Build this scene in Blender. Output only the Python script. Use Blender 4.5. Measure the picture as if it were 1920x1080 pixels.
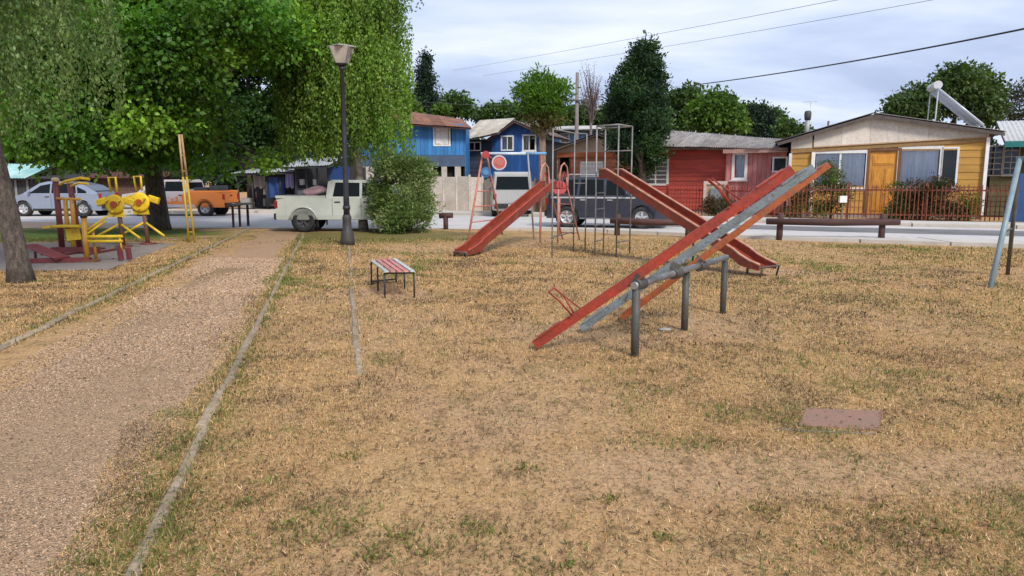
import bpy, bmesh, math, random
import numpy as np
from mathutils import Vector, Matrix

for o in list(bpy.data.objects):
    bpy.data.objects.remove(o)
scene = bpy.context.scene
COL = scene.collection
R = math.radians

# ------------------------------------------------------------------ camera
FPX, EYE, PITCH = 1387.0, 1.6, R(8.4)
cam_d = bpy.data.cameras.new('camera')
cam_d.sensor_width = 36.0
cam_d.lens = FPX / 1920 * 36.0
cam_d.clip_start = 0.05
cam_d.clip_end = 3000
cam = bpy.data.objects.new('camera', cam_d)
COL.objects.link(cam)
cam.location = (0, 0, EYE)
cam.rotation_euler = (math.pi / 2 - PITCH, 0, 0)
scene.camera = cam

# ------------------------------------------------------------------ sky, sun, exposure
SUN_EL, SUN_AZ = R(42), R(152)          # azimuth clockwise from +Y: behind the viewer, to the right
w = bpy.data.worlds.new('World')
scene.world = w
w.use_nodes = True
nt = w.node_tree
nt.nodes.clear()
def N(tree, kind, **kw):
    n = tree.nodes.new(kind)
    for k, v in kw.items():
        if k.startswith('i_'):
            key = k[2:]
            n.inputs[int(key) if key.isdigit() else key].default_value = v
        else:
            setattr(n, k, v)
    return n
def ramp(tree, stops, interp='LINEAR'):
    n = tree.nodes.new('ShaderNodeValToRGB')
    n.color_ramp.interpolation = interp
    cr = n.color_ramp
    while len(cr.elements) < len(stops):
        cr.elements.new(0.5)
    for e, (p, c) in zip(cr.elements, stops):
        e.position = p
        e.color = (c, c, c, 1) if isinstance(c, (int, float)) else (*c[:3], 1)
    return n
sky = N(nt, 'ShaderNodeTexSky', sky_type='NISHITA', sun_disc=False, sun_elevation=SUN_EL, sun_rotation=SUN_AZ)
sky.air_density = 1.0; sky.dust_density = 2.0; sky.ozone_density = 1.2
tc = N(nt, 'ShaderNodeTexCoord')
sep = N(nt, 'ShaderNodeSeparateXYZ')
nt.links.new(tc.outputs['Generated'], sep.inputs[0])
zz = N(nt, 'ShaderNodeMath', operation='MAXIMUM', i_1=0.0); nt.links.new(sep.outputs['Z'], zz.inputs[0])
za = N(nt, 'ShaderNodeMath', operation='ADD', i_1=0.16); nt.links.new(zz.outputs[0], za.inputs[0])
dv = N(nt, 'ShaderNodeVectorMath', operation='DIVIDE')
cmb = N(nt, 'ShaderNodeCombineXYZ')
for k in range(3): nt.links.new(za.outputs[0], cmb.inputs[k])
nt.links.new(tc.outputs['Generated'], dv.inputs[0]); nt.links.new(cmb.outputs[0], dv.inputs[1])
mp = N(nt, 'ShaderNodeMapping'); mp.inputs['Scale'].default_value = (0.62, 1.0, 0.0); mp.inputs['Location'].default_value = (3.1, 1.7, 0)
nt.links.new(dv.outputs[0], mp.inputs[0])
n1 = N(nt, 'ShaderNodeTexNoise', i_Scale=1.0, i_Detail=8.0, i_Roughness=0.52, i_Distortion=0.4)
nt.links.new(mp.outputs[0], n1.inputs['Vector'])
cl = ramp(nt, [(0.30, (2.0, 2.45, 3.6)), (0.44, (2.75, 3.25, 4.6)), (0.54, (3.6, 4.1, 5.3)), (0.68, (4.9, 5.2, 6.1))])
nt.links.new(n1.outputs['Fac'], cl.inputs[0])
mixs = N(nt, 'ShaderNodeMix', data_type='RGBA'); mixs.inputs[0].default_value = 0.93
nt.links.new(sky.outputs[0], mixs.inputs[6]); nt.links.new(cl.outputs[0], mixs.inputs[7])
bg = N(nt, 'ShaderNodeBackground', i_Strength=0.088)
nt.links.new(mixs.outputs[2], bg.inputs[0])
wo = N(nt, 'ShaderNodeOutputWorld')
nt.links.new(bg.outputs[0], wo.inputs[0])

sd = bpy.data.lights.new('sun', 'SUN')
sd.energy = 1.5; sd.angle = R(12); sd.color = (1.0, 0.95, 0.87)
sun = bpy.data.objects.new('sun', sd)
COL.objects.link(sun)
sv = Vector((math.sin(SUN_AZ) * math.cos(SUN_EL), math.cos(SUN_AZ) * math.cos(SUN_EL), math.sin(SUN_EL)))
sun.rotation_euler = (-sv).to_track_quat('-Z', 'Y').to_euler()
sun.location = (10, -10, 40)

scene.render.engine = 'CYCLES'
vs = scene.view_settings
vs.view_transform = 'Standard'; vs.look = 'None'; vs.exposure = 1.15; vs.gamma = 1.0; vs.use_curve_mapping = False

# ------------------------------------------------------------------ from the photograph's pixels to places on the site
def ray(u, v):
    a = (u - 960) / FPX; b = (540 - v) / FPX
    return Vector((a, math.cos(PITCH) + b * math.sin(PITCH), -math.sin(PITCH) + b * math.cos(PITCH)))
def G(u, v, z=0.0):                      # the point at height z seen at (u, v)
    r = ray(u, v); t = (z - EYE) / r.z
    return Vector((r.x * t, r.y * t, z))
def D(u, v, y):                          # the point at distance y seen at (u, v)
    r = ray(u, v); t = y / r.y
    return Vector((r.x * t, y, EYE + r.z * t))

# ------------------------------------------------------------------ mesh building
class MB:
    def __init__(s): s.v = []; s.f = []; s.sm = []
    def add(s, vs_, fs, smooth=False):
        o = len(s.v); s.v += [tuple(p) for p in vs_]
        s.f += [[i + o for i in f] for f in fs]; s.sm += [smooth] * len(fs)
        return s
    def box(s, x0, x1, y0, y1, z0, z1):
        return s.add([(x0,y0,z0),(x1,y0,z0),(x1,y1,z0),(x0,y1,z0),(x0,y0,z1),(x1,y0,z1),(x1,y1,z1),(x0,y1,z1)],
                     [(0,3,2,1),(4,5,6,7),(0,1,5,4),(1,2,6,5),(2,3,7,6),(3,0,4,7)])
    def beam(s, a, b, wd, ht, up=(0,0,1), bev=0.0):     # rectangular bar from a to b
        a = Vector(a); b = Vector(b); d = (b - a).normalized(); up = Vector(up)
        sx = d.cross(up)
        if sx.length < 1e-4: sx = d.cross(Vector((1,0,0)))
        sx.normalize(); uz = sx.cross(d)
        hw, hh = wd / 2, ht / 2
        if bev <= 0:
            pr = [(-hw,-hh),(hw,-hh),(hw,hh),(-hw,hh)]
        else:
            pr = [(-hw+bev,-hh),(hw-bev,-hh),(hw,-hh+bev),(hw,hh-bev),(hw-bev,hh),(-hw+bev,hh),(-hw,hh-bev),(-hw,-hh+bev)]
        n = len(pr)
        vs_ = [a + sx*p + uz*q for p, q in pr] + [b + sx*p + uz*q for p, q in pr]
        fs = [(i, (i+1) % n, n + (i+1) % n, n + i) for i in range(n)] + [tuple(range(n))[::-1], tuple(range(n, 2*n))]
        return s.add(vs_, fs)
    def tube(s, pts, r, n=8, cap=True):                  # round bar along points; r a number or a list
        pts = [Vector(p) for p in pts]; m = len(pts)
        rs = r if isinstance(r, (list, tuple)) else [r] * m
        o = len(s.v); prev = None
        for i, p in enumerate(pts):
            d = (pts[min(i+1, m-1)] - pts[max(i-1, 0)]).normalized()
            if prev is None:
                ax = d.cross(Vector((0,0,1)))
                if ax.length < 1e-3: ax = d.cross(Vector((1,0,0)))
                ax.normalize()
            else:
                ax = prev - d * prev.dot(d); ax.normalize()
            prev = ax; bx = d.cross(ax)
            for k in range(n):
                t = 2 * math.pi * k / n
                s.v.append(tuple(p + (ax * math.cos(t) + bx * math.sin(t)) * rs[i]))
        for i in range(m - 1):
            for k in range(n):
                s.f.append([o+i*n+k, o+i*n+(k+1)%n, o+(i+1)*n+(k+1)%n, o+(i+1)*n+k]); s.sm.append(True)
        if cap:
            s.f.append([o+k for k in range(n)][::-1]); s.sm.append(False)
            s.f.append([o+(m-1)*n+k for k in range(n)]); s.sm.append(False)
        return s
    def lathe(s, prof, c=(0,0,0), n=16, axis='z', cap=True, smooth=True):  # profile of (radius, height)
        o = len(s.v); c = Vector(c)
        for (r, h) in prof:
            for k in range(n):
                t = 2*math.pi*k/n
                p = (r*math.cos(t), r*math.sin(t), h)
                if axis == 'y': p = (p[0], p[2], p[1])
                if axis == 'x': p = (p[2], p[0], p[1])
                s.v.append(tuple(c + Vector(p)))
        m = len(prof)
        for i in range(m-1):
            for k in range(n):
                s.f.append([o+i*n+k, o+i*n+(k+1)%n, o+(i+1)*n+(k+1)%n, o+(i+1)*n+k]); s.sm.append(smooth)
        if cap:
            s.f.append([o+k for k in range(n)][::-1]); s.sm.append(False)
            s.f.append([o+(m-1)*n+k for k in range(n)]); s.sm.append(False)
        return s
    def prism(s, poly, y0, y1):                          # polygon in x, z pushed along y
        n = len(poly)
        vs_ = [(x, y0, z) for x, z in poly] + [(x, y1, z) for x, z in poly]
        return s.add(vs_, [tuple(range(n)), tuple(range(n, 2*n))[::-1]] + [(i, n+i, n+(i+1)%n, (i+1)%n) for i in range(n)])
    def slab(s, quad, th):                               # four corners, thickened along the normal
        q = [Vector(p) for p in quad]
        nr = (q[1]-q[0]).cross(q[3]-q[0]).normalized() * th
        vs_ = q + [p - nr for p in q]
        return s.add(vs_, [(0,1,2,3),(7,6,5,4),(0,4,5,1),(1,5,6,2),(2,6,7,3),(3,7,4,0)])
    def ball(s, c, r, n=10, m=7):
        if isinstance(r, (int, float)): r = (r, r, r)
        c = Vector(c); o = len(s.v)
        for i in range(m+1):
            p = math.pi * i / m
            for k in range(n):
                t = 2*math.pi*k/n
                s.v.append((c.x + r[0]*math.sin(p)*math.cos(t), c.y + r[1]*math.sin(p)*math.sin(t), c.z + r[2]*math.cos(p)))
        for i in range(m):
            for k in range(n):
                s.f.append([o+i*n+k, o+(i+1)*n+k, o+(i+1)*n+(k+1)%n, o+i*n+(k+1)%n]); s.sm.append(True)
        return s
    def mesh(s, name, mt=None, inv=None, fix=True):
        me = bpy.data.meshes.new(name)
        vs_ = s.v if inv is None else [tuple(inv @ Vector(p)) for p in s.v]
        me.from_pydata(vs_, [], s.f)
        me.polygons.foreach_set('use_smooth', s.sm)
        if fix:
            bm = bmesh.new(); bm.from_mesh(me)
            bmesh.ops.remove_doubles(bm, verts=bm.verts, dist=1e-5)
            bmesh.ops.recalc_face_normals(bm, faces=bm.faces)
            bm.to_mesh(me); bm.free()
        if mt: me.materials.append(mt)
        me.update()
        return me

def tag(o, label=None, cat=None, group=None, kind=None):
    if label: o['label'] = label
    if cat: o['category'] = cat
    if group: o['group'] = group
    if kind: o['kind'] = kind
    return o
def link(name, me, parent=None):
    o = bpy.data.objects.new(name, me); COL.objects.link(o)
    if parent is not None: o.parent = parent
    return o
class Thing:                                             # an Empty at the base of a thing, and its parts
    def __init__(s, name, label, cat, loc=(0,0,0), rz=0.0, group=None):
        s.o = bpy.data.objects.new(name, None); COL.objects.link(s.o)
        s.o.empty_display_size = 0.2
        s.o.location = loc; s.o.rotation_euler = (0, 0, rz)
        s.m = Matrix.Translation(Vector(loc)) @ Matrix.Rotation(rz, 4, 'Z')
        s.inv = s.m.inverted()
        tag(s.o, label, cat, group)
    def part(s, name, mb, mt, parent=None, world=False, label=None):
        o = link(name, mb.mesh(name, mt, s.inv if world else None), parent or s.o)
        if label: o['label'] = label
        return o
    def share(s, name, me, loc, parent=None, rot=(0,0,0), scale=(1,1,1)):
        o = link(name, me, parent or s.o); o.location = loc; o.rotation_euler = rot; o.scale = scale
        return o
def single(name, mb, mt, label=None, cat=None, group=None, kind=None):
    return tag(link(name, mb.mesh(name, mt)), label, cat, group, kind)
def copy_tree(o, parent=None):
    c = o.copy(); COL.objects.link(c); c.parent = parent
    for ch in list(o.children): copy_tree(ch, c)
    return c

# ------------------------------------------------------------------ materials
MATS = {}
def M(name, c, c2=None, rough=0.7, scale=5.0, amt=0.5, metal=0.0, bump=0.0, bscale=None, coat=0.0, streak=None, fine=0.12, chip=None, chips=0.5):
    """painted / plain surface: base colour c, worn or dirty colour c2 in irregular patches, fine grain"""
    if name in MATS: return MATS[name]
    m = bpy.data.materials.new(name); m.use_nodes = True
    t = m.node_tree; t.nodes.clear()
    out = N(t, 'ShaderNodeOutputMaterial'); b = N(t, 'ShaderNodeBsdfPrincipled')
    t.links.new(b.outputs[0], out.inputs[0])
    b.inputs['Roughness'].default_value = rough; b.inputs['Metallic'].default_value = metal
    b.inputs['Coat Weight'].default_value = coat
    if c2 is None: c2 = tuple(x * 0.72 for x in c)
    tc_ = N(t, 'ShaderNodeTexCoord'); oi = N(t, 'ShaderNodeObjectInfo')
    ad = N(t, 'ShaderNodeVectorMath', operation='MULTIPLY_ADD')
    cb = N(t, 'ShaderNodeCombineXYZ')
    for k in range(3): t.links.new(oi.outputs['Random'], cb.inputs[k])
    ad.inputs[1].default_value = (37, 53, 71)
    t.links.new(cb.outputs[0], ad.inputs[0]); t.links.new(tc_.outputs['Object'], ad.inputs[2])
    mp_ = N(t, 'ShaderNodeMapping')
    if streak: mp_.inputs['Scale'].default_value = streak
    t.links.new(ad.outputs[0], mp_.inputs[0])
    n1_ = N(t, 'ShaderNodeTexNoise', i_Scale=scale, i_Detail=6.0, i_Roughness=0.62)
    t.links.new(mp_.outputs[0], n1_.inputs['Vector'])
    rp = ramp(t, [(0.5 - 0.28 * amt, 0.0), (0.5 + 0.35 * (1.25 - amt), 1.0)])
    t.links.new(n1_.outputs['Fac'], rp.inputs[0])
    mx = N(t, 'ShaderNodeMix', data_type='RGBA')
    mx.inputs[6].default_value = (*c, 1); mx.inputs[7].default_value = (*c2, 1)
    t.links.new(rp.outputs[0], mx.inputs[0])
    if chip:                                             # paint knocked off in small hard-edged flakes
        nc = N(t, 'ShaderNodeTexNoise', i_Scale=scale * 3.2, i_Detail=8.0, i_Roughness=0.72)
        t.links.new(ad.outputs[0], nc.inputs['Vector'])
        rc = ramp(t, [(0.66 - 0.12 * chips, 0.0), (0.685 - 0.12 * chips, 1.0)]); t.links.new(nc.outputs['Fac'], rc.inputs[0])
        mc = N(t, 'ShaderNodeMix', data_type='RGBA'); mc.inputs[7].default_value = (*chip, 1)
        t.links.new(mx.outputs[2], mc.inputs[6]); t.links.new(rc.outputs[0], mc.inputs[0]); mx = mc
    n2_ = N(t, 'ShaderNodeTexNoise', i_Scale=scale * 9, i_Detail=3.0)
    t.links.new(mp_.outputs[0], n2_.inputs['Vector'])
    r2 = ramp(t, [(0.3, 1 - fine), (0.7, 1 + fine)])
    t.links.new(n2_.outputs['Fac'], r2.inputs[0])
    # every board, sheet or stone a touch lighter or darker than its neighbour
    rr = N(t, 'ShaderNodeMapRange', i_3=0.82, i_4=1.14); t.links.new(oi.outputs['Random'], rr.inputs[0])
    ml = N(t, 'ShaderNodeVectorMath', operation='MULTIPLY'); t.links.new(mx.outputs[2], ml.inputs[0]); t.links.new(r2.outputs[0], ml.inputs[1])
    ms = N(t, 'ShaderNodeVectorMath', operation='SCALE'); t.links.new(ml.outputs[0], ms.inputs[0]); t.links.new(rr.outputs[0], ms.inputs['Scale'])
    t.links.new(ms.outputs[0], b.inputs['Base Color'])
    if bump > 0:
        n3 = N(t, 'ShaderNodeTexNoise', i_Scale=bscale or scale * 6, i_Detail=5.0)
        t.links.new(mp_.outputs[0], n3.inputs['Vector'])
        bp = N(t, 'ShaderNodeBump', i_Strength=bump, i_Distance=0.02)
        t.links.new(n3.outputs['Fac'], bp.inputs['Height']); t.links.new(bp.outputs[0], b.inputs['Normal'])
    rg = N(t, 'ShaderNodeMapRange', i_3=max(0.02, rough - 0.1), i_4=min(1, rough + 0.15))
    t.links.new(n1_.outputs['Fac'], rg.inputs[0]); t.links.new(rg.outputs[0], b.inputs['Roughness'])
    MATS[name] = m
    return m
def M_attr(name, rough=0.8, transl=0.0, spec=0.3):       # leaf and blade colours come from the mesh
    if name in MATS: return MATS[name]
    m = bpy.data.materials.new(name); m.use_nodes = True
    t = m.node_tree; t.nodes.clear()
    out = N(t, 'ShaderNodeOutputMaterial'); b = N(t, 'ShaderNodeBsdfPrincipled')
    at = N(t, 'ShaderNodeAttribute', attribute_name='tint')
    t.links.new(at.outputs['Color'], b.inputs['Base Color'])
    b.inputs['Roughness'].default_value = rough; b.inputs['Specular IOR Level'].default_value = spec
    if transl > 0:
        tr = N(t, 'ShaderNodeBsdfTranslucent'); hs = N(t, 'ShaderNodeVectorMath', operation='MULTIPLY')
        hs.inputs[1].default_value = (1.35, 1.5, 0.6)
        t.links.new(at.outputs['Color'], hs.inputs[0]); t.links.new(hs.outputs[0], tr.inputs[0])
        mx = N(t, 'ShaderNodeMixShader'); mx.inputs[0].default_value = transl
        t.links.new(b.outputs[0], mx.inputs[1]); t.links.new(tr.outputs[0], mx.inputs[2]); t.links.new(mx.outputs[0], out.inputs[0])
    else:
        t.links.new(b.outputs[0], out.inputs[0])
    MATS[name] = m
    return m
def M_glass(name, tint=(0.55, 0.62, 0.66), refl=0.14, dark=0.0):
    if name in MATS: return MATS[name]
    m = bpy.data.materials.new(name); m.use_nodes = True
    t = m.node_tree; t.nodes.clear()
    out = N(t, 'ShaderNodeOutputMaterial')
    tr = N(t, 'ShaderNodeBsdfTransparent'); tr.inputs[0].default_value = (*tint, 1)
    gl = N(t, 'ShaderNodeBsdfGlossy', i_Roughness=0.05); gl.inputs[0].default_value = (0.9, 0.95, 1, 1)
    if dark > 0:
        df = N(t, 'ShaderNodeBsdfDiffuse'); df.inputs[0].default_value = (0.012, 0.015, 0.017, 1)
        md = N(t, 'ShaderNodeMixShader'); md.inputs[0].default_value = dark
        t.links.new(tr.outputs[0], md.inputs[1]); t.links.new(df.outputs[0], md.inputs[2]); base = md
    else: base = tr
    fr = N(t, 'ShaderNodeFresnel', i_IOR=1.5)
    ad = N(t, 'ShaderNodeMath', operation='ADD', i_1=refl - 0.04, use_clamp=True); t.links.new(fr.outputs[0], ad.inputs[0])
    mx = N(t, 'ShaderNodeMixShader'); t.links.new(ad.outputs[0], mx.inputs[0])
    t.links.new(base.outputs[0], mx.inputs[1]); t.links.new(gl.outputs[0], mx.inputs[2]); t.links.new(mx.outputs[0], out.inputs[0])
    MATS[name] = m
    return m

def vnoise(x, y, seed=0):                                # smooth random field over the plan
    xi = np.floor(x).astype(np.int64); yi = np.floor(y).astype(np.int64)
    fx = x - xi; fy = y - yi; fx = fx*fx*(3-2*fx); fy = fy*fy*(3-2*fy)
    def h(a, b):
        n = (a * 374761393 + b * 668265263 + seed * 974634777) & 0xffffffff
        n = ((n ^ (n >> 13)) * 1274126177) & 0xffffffff
        return ((n ^ (n >> 16)) & 0xffff) / 65535.0
    return (h(xi,yi)*(1-fx)+h(xi+1,yi)*fx)*(1-fy) + (h(xi,yi+1)*(1-fx)+h(xi+1,yi+1)*fx)*fy
def np_mesh(name, verts, nper, mt, tint=None, smooth=False, normals=None):
    """verts (K*nper, 3): K faces of nper corners each"""
    me = bpy.data.meshes.new(name); nv = len(verts); k = nv // nper
    me.vertices.add(nv); me.vertices.foreach_set('co', verts.astype(np.float32).ravel())
    me.loops.add(nv); me.loops.foreach_set('vertex_index', np.arange(nv, dtype=np.int32))
    me.polygons.add(k); me.polygons.foreach_set('loop_start', np.arange(0, nv, nper, dtype=np.int32))
    me.polygons.foreach_set('loop_total', np.full(k, nper, dtype=np.int32))
    if tint is not None:
        a = me.attributes.new('tint', 'FLOAT_COLOR', 'POINT')
        c = np.ones((nv, 4), np.float32); c[:, :3] = np.repeat(tint, nper, axis=0)
        a.data.foreach_set('color', c.ravel())
    me.update(calc_edges=True)
    if mt: me.materials.append(mt)
    return me
# ------------------------------------------------------------------ ground, path, road
def kl(y): return -4.85 - 0.2127 * (y - 6.85)            # left kerb line of the path
def kr(y): return -1.56 - 0.2405 * (y - 2.81)            # right kerb line of the path
def kt(y): return -1.26 - 0.2247 * (y - 5.90)            # third, short kerb line

def pos_mat(name, build):
    m = bpy.data.materials.new(name); m.use_nodes = True
    t = m.node_tree; t.nodes.clear()
    out = N(t, 'ShaderNodeOutputMaterial'); b = N(t, 'ShaderNodeBsdfPrincipled')
    b.inputs['Specular IOR Level'].default_value = 0.15
    t.links.new(b.outputs[0], out.inputs[0])
    g = N(t, 'ShaderNodeNewGeometry')
    build(t, b, g.outputs['Position'])
    return m
def noise(t, vec, scale, detail=5, rough=0.6, dist=0.0, stretch=None):
    if stretch:
        mp_ = N(t, 'ShaderNodeMapping'); mp_.inputs['Scale'].default_value = stretch
        t.links.new(vec, mp_.inputs[0]); vec = mp_.outputs[0]
    n = N(t, 'ShaderNodeTexNoise', i_Scale=scale, i_Detail=detail, i_Roughness=rough, i_Distortion=dist)
    t.links.new(vec, n.inputs['Vector']); return n.outputs['Fac']
def mixc(t, fac, a, b):
    m = N(t, 'ShaderNodeMix', data_type='RGBA')
    for i, x in ((6, a), (7, b)):
        if isinstance(x, tuple): m.inputs[i].default_value = (*x, 1)
        else: t.links.new(x, m.inputs[i])
    if isinstance(fac, float): m.inputs[0].default_value = fac
    else: t.links.new(fac, m.inputs[0])
    return m.outputs[2]
def sharp(t, fac, lo, hi, a=0.0, b=1.0):
    r = ramp(t, [(lo, a), (hi, b)]); t.links.new(fac, r.inputs[0]); return r.outputs[0]
def around(t, pos, cx, cy, rx, ry):                     # 1 inside an uneven round patch of ground, 0 outside
    mp_ = N(t, 'ShaderNodeMapping'); mp_.inputs['Location'].default_value = (-cx/rx, -cy/ry, 0); mp_.inputs['Scale'].default_value = (1/rx, 1/ry, 0)
    t.links.new(pos, mp_.inputs[0])
    ln = N(t, 'ShaderNodeVectorMath', operation='LENGTH'); t.links.new(mp_.outputs[0], ln.inputs[0])
    ns = noise(t, pos, 0.9, 5, 0.65)
    ad = N(t, 'ShaderNodeMath', operation='MULTIPLY_ADD', i_1=1.2, i_2=-0.6); t.links.new(ns, ad.inputs[0])
    sm = N(t, 'ShaderNodeMath', operation='ADD'); t.links.new(ln.outputs['Value'], sm.inputs[0]); t.links.new(ad.outputs[0], sm.inputs[1])
    return sharp(t, sm.outputs[0], 0.55, 1.05, 1.0, 0.0)
def mathn(t, op, a, b):
    n = N(t, 'ShaderNodeMath', operation=op, use_clamp=True)
    for i, x in enumerate((a, b)):
        if isinstance(x, float): n.inputs[i].default_value = x
        else: t.links.new(x, n.inputs[i])
    return n.outputs[0]

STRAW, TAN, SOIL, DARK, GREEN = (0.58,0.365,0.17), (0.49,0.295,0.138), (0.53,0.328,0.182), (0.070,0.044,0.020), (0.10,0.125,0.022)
def build_lawn(t, b, P):
    c = mixc(t, sharp(t, noise(t, P, 0.55, 6, 0.62, 0.6), 0.36, 0.64), TAN, STRAW)
    c = mixc(t, sharp(t, noise(t, P, 0.31, 6, 0.66, 0.8, (1, 0.8, 1)), 0.49, 0.62), c, SOIL)
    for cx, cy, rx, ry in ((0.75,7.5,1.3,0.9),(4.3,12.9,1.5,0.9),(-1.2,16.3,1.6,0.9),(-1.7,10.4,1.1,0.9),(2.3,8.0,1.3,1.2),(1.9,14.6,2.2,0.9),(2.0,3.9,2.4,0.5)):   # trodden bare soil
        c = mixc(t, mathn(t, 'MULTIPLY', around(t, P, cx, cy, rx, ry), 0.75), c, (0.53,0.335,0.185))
    gm = sharp(t, noise(t, P, 1.3, 6, 0.7, 0.5), 0.56, 0.70, 0.0, 0.5)
    gm = mathn(t, 'MAXIMUM', gm, mathn(t, 'MULTIPLY', around(t, P, -4.0, 20.8, 4.4, 2.9), 0.75))
    gm = mathn(t, 'MAXIMUM', gm, mathn(t, 'MULTIPLY', around(t, P, -13.4, 21.6, 6.2, 3.0), 1.0))
    c = mixc(t, gm, c, GREEN)
    c = mixc(t, mathn(t, 'MULTIPLY', around(t, P, -13.4, 21.6, 6.2, 3.0), 0.8), c, (0.09,0.165,0.025))
    # dark gaps between the stalks put into the ground colour, coarse and fine
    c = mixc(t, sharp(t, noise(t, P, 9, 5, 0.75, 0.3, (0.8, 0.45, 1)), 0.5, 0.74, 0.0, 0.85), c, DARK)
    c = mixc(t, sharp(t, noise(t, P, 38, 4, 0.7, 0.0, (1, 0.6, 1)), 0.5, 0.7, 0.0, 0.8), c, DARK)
    c = mixc(t, sharp(t, noise(t, P, 26, 3, 0.7, 0.0, (1, 0.5, 1)), 0.56, 0.72, 0.0, 0.6), c, (0.62,0.46,0.24))
    t.links.new(c, b.inputs['Base Color']); b.inputs['Roughness'].default_value = 0.95
    bp = N(t, 'ShaderNodeBump', i_Strength=0.8, i_Distance=0.05); t.links.new(noise(t, P, 14, 6, 0.7), bp.inputs['Height'])
    t.links.new(bp.outputs[0], b.inputs['Normal'])
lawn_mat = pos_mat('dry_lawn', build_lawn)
def build_path(t, b, P):
    c = mixc(t, sharp(t, noise(t, P, 0.7, 6, 0.62), 0.38, 0.62), (0.41,0.265,0.15), (0.49,0.315,0.18))
    c = mixc(t, around(t, P, -6.3, 17.5, 2.2, 5.5), c, (0.56,0.35,0.20))
    c = mixc(t, mathn(t, 'MULTIPLY', around(t, P, -4.6, 12.8, 1.4, 1.3), 0.7), c, (0.36,0.235,0.11))
    vo = N(t, 'ShaderNodeTexVoronoi', i_Scale=95.0); t.links.new(P, vo.inputs['Vector'])
    sp = N(t, 'ShaderNodeSeparateColor'); t.links.new(vo.outputs['Color'], sp.inputs[0])
    c = mixc(t, sharp(t, sp.outputs[0], 0.5, 1.0, 0.0, 0.4), c, (0.56,0.41,0.28))
    c = mixc(t, sharp(t, sp.outputs[1], 0.55, 1.0, 0.0, 0.75), c, (0.12,0.095,0.07))
    c = mixc(t, sharp(t, noise(t, P, 30, 4, 0.7), 0.5, 0.75, 0.0, 0.6), c, (0.17,0.12,0.08))
    c = mixc(t, sharp(t, noise(t, P, 1.7, 6, 0.7, 0.4), 0.57, 0.7, 0.0, 0.4), c, (0.20,0.17,0.065))
    t.links.new(c, b.inputs['Base Color']); b.inputs['Roughness'].default_value = 0.95
    bp = N(t, 'ShaderNodeBump', i_Strength=0.7, i_Distance=0.02); t.links.new(vo.outputs['Distance'], bp.inputs['Height']); t.links.new(bp.outputs[0], b.inputs['Normal'])
path_mat = pos_mat('path_gravel', build_path)
def conc(ca, cb, cd, sc=1.0):
    def bl(t, b, P):
        c = mixc(t, sharp(t, noise(t, P, 0.5*sc, 6, 0.65), 0.35, 0.65), ca, cb)
        c = mixc(t, sharp(t, noise(t, P, 2.2*sc, 6, 0.7, 0.5), 0.54, 0.72, 0.0, 0.7), c, cd)
        c = mixc(t, sharp(t, noise(t, P, 40, 3, 0.7), 0.5, 0.8, 0.0, 0.5), c, cd)
        t.links.new(c, b.inputs['Base Color']); b.inputs['Roughness'].default_value = 0.9
        bp = N(t, 'ShaderNodeBump', i_Strength=0.4, i_Distance=0.01); t.links.new(noise(t, P, 30, 5, 0.7), bp.inputs['Height']); t.links.new(bp.outputs[0], b.inputs['Normal'])
    return bl
road_mat = pos_mat('pale_road', conc((0.50,0.475,0.45), (0.58,0.55,0.52), (0.34,0.315,0.29)))
dark_strip_mat = pos_mat('dark_strip', conc((0.16,0.155,0.155), (0.24,0.23,0.225), (0.10,0.10,0.10)))
pave_mat = pos_mat('pavement_concrete', conc((0.50,0.46,0.40), (0.58,0.54,0.48), (0.34,0.30,0.25)))
pad_mat = pos_mat('pad_concrete', conc((0.24,0.20,0.17), (0.30,0.25,0.215), (0.16,0.13,0.105)))
earth_mat = pos_mat('sandy_earth', conc((0.46,0.32,0.21), (0.52,0.37,0.25), (0.33,0.22,0.14)))

def sheet(name, poly, z, mt, kind='structure'):
    return single(name, MB().add([(x, y, z) for x, y in poly], [tuple(range(len(poly)))]), mt, kind=kind)
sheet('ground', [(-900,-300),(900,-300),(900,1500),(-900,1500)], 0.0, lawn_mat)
ys = np.linspace(-4, 24.4, 60)
rng = np.random.default_rng(3)
lft = [(kl(y)+0.35+0.55*vnoise(np.array([y*0.7]), np.array([3.3]), 5)[0]+0.12*vnoise(np.array([y*4]), np.array([7.]), 8)[0], y) for y in ys]
rgt = [(kr(y)-0.05-0.42*vnoise(np.array([y*0.8]), np.array([1.3]), 9)[0]*(0.4 if y > 18 else 1), y) for y in ys]
bmv = MB()
for i in range(len(ys)-1):
    bmv.add([(*lft[i],0.004),(*rgt[i],0.004),(*rgt[i+1],0.004),(*lft[i+1],0.004)], [(0,1,2,3)])
single('path', bmv, path_mat, kind='structure')
near_edge = [(-80,24.6),(-12,24.3),(-6.7,24.1),(1.5,23.5),(4.2,22.3),(7,20.9),(12.4,18.9),(30,12.0)]
far_edge = [(36,14.5),(19,22.6),(13.5,24.9),(8,27.5),(3,30.5),(-4,33.5),(-8,34.6),(-80,36.0)]
sheet('road', near_edge + far_edge, 0.008, road_mat)
sheet('dark_road_strip', [(4.6,25.4),(9.5,22.6),(13.6,20.9),(30,14.6),(31,16.6),(15.0,23.0),(9.8,25.0),(5.4,27.2)], 0.012, dark_strip_mat)  # darker grey strip laid over the pale road on the right
sheet('earth_verge', [(-60,24.7),(-13.6,24.5),(-12.9,26.2),(-17.5,27.6),(-60,28.4)], 0.012, earth_mat)
sheet('concrete_pad', [(-7.15,13.0),(-8.42,18.5),(-11.5,18.7),(-19,18.6),(-18,12.5),(-10,12.75)], 0.006, pad_mat)
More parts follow.
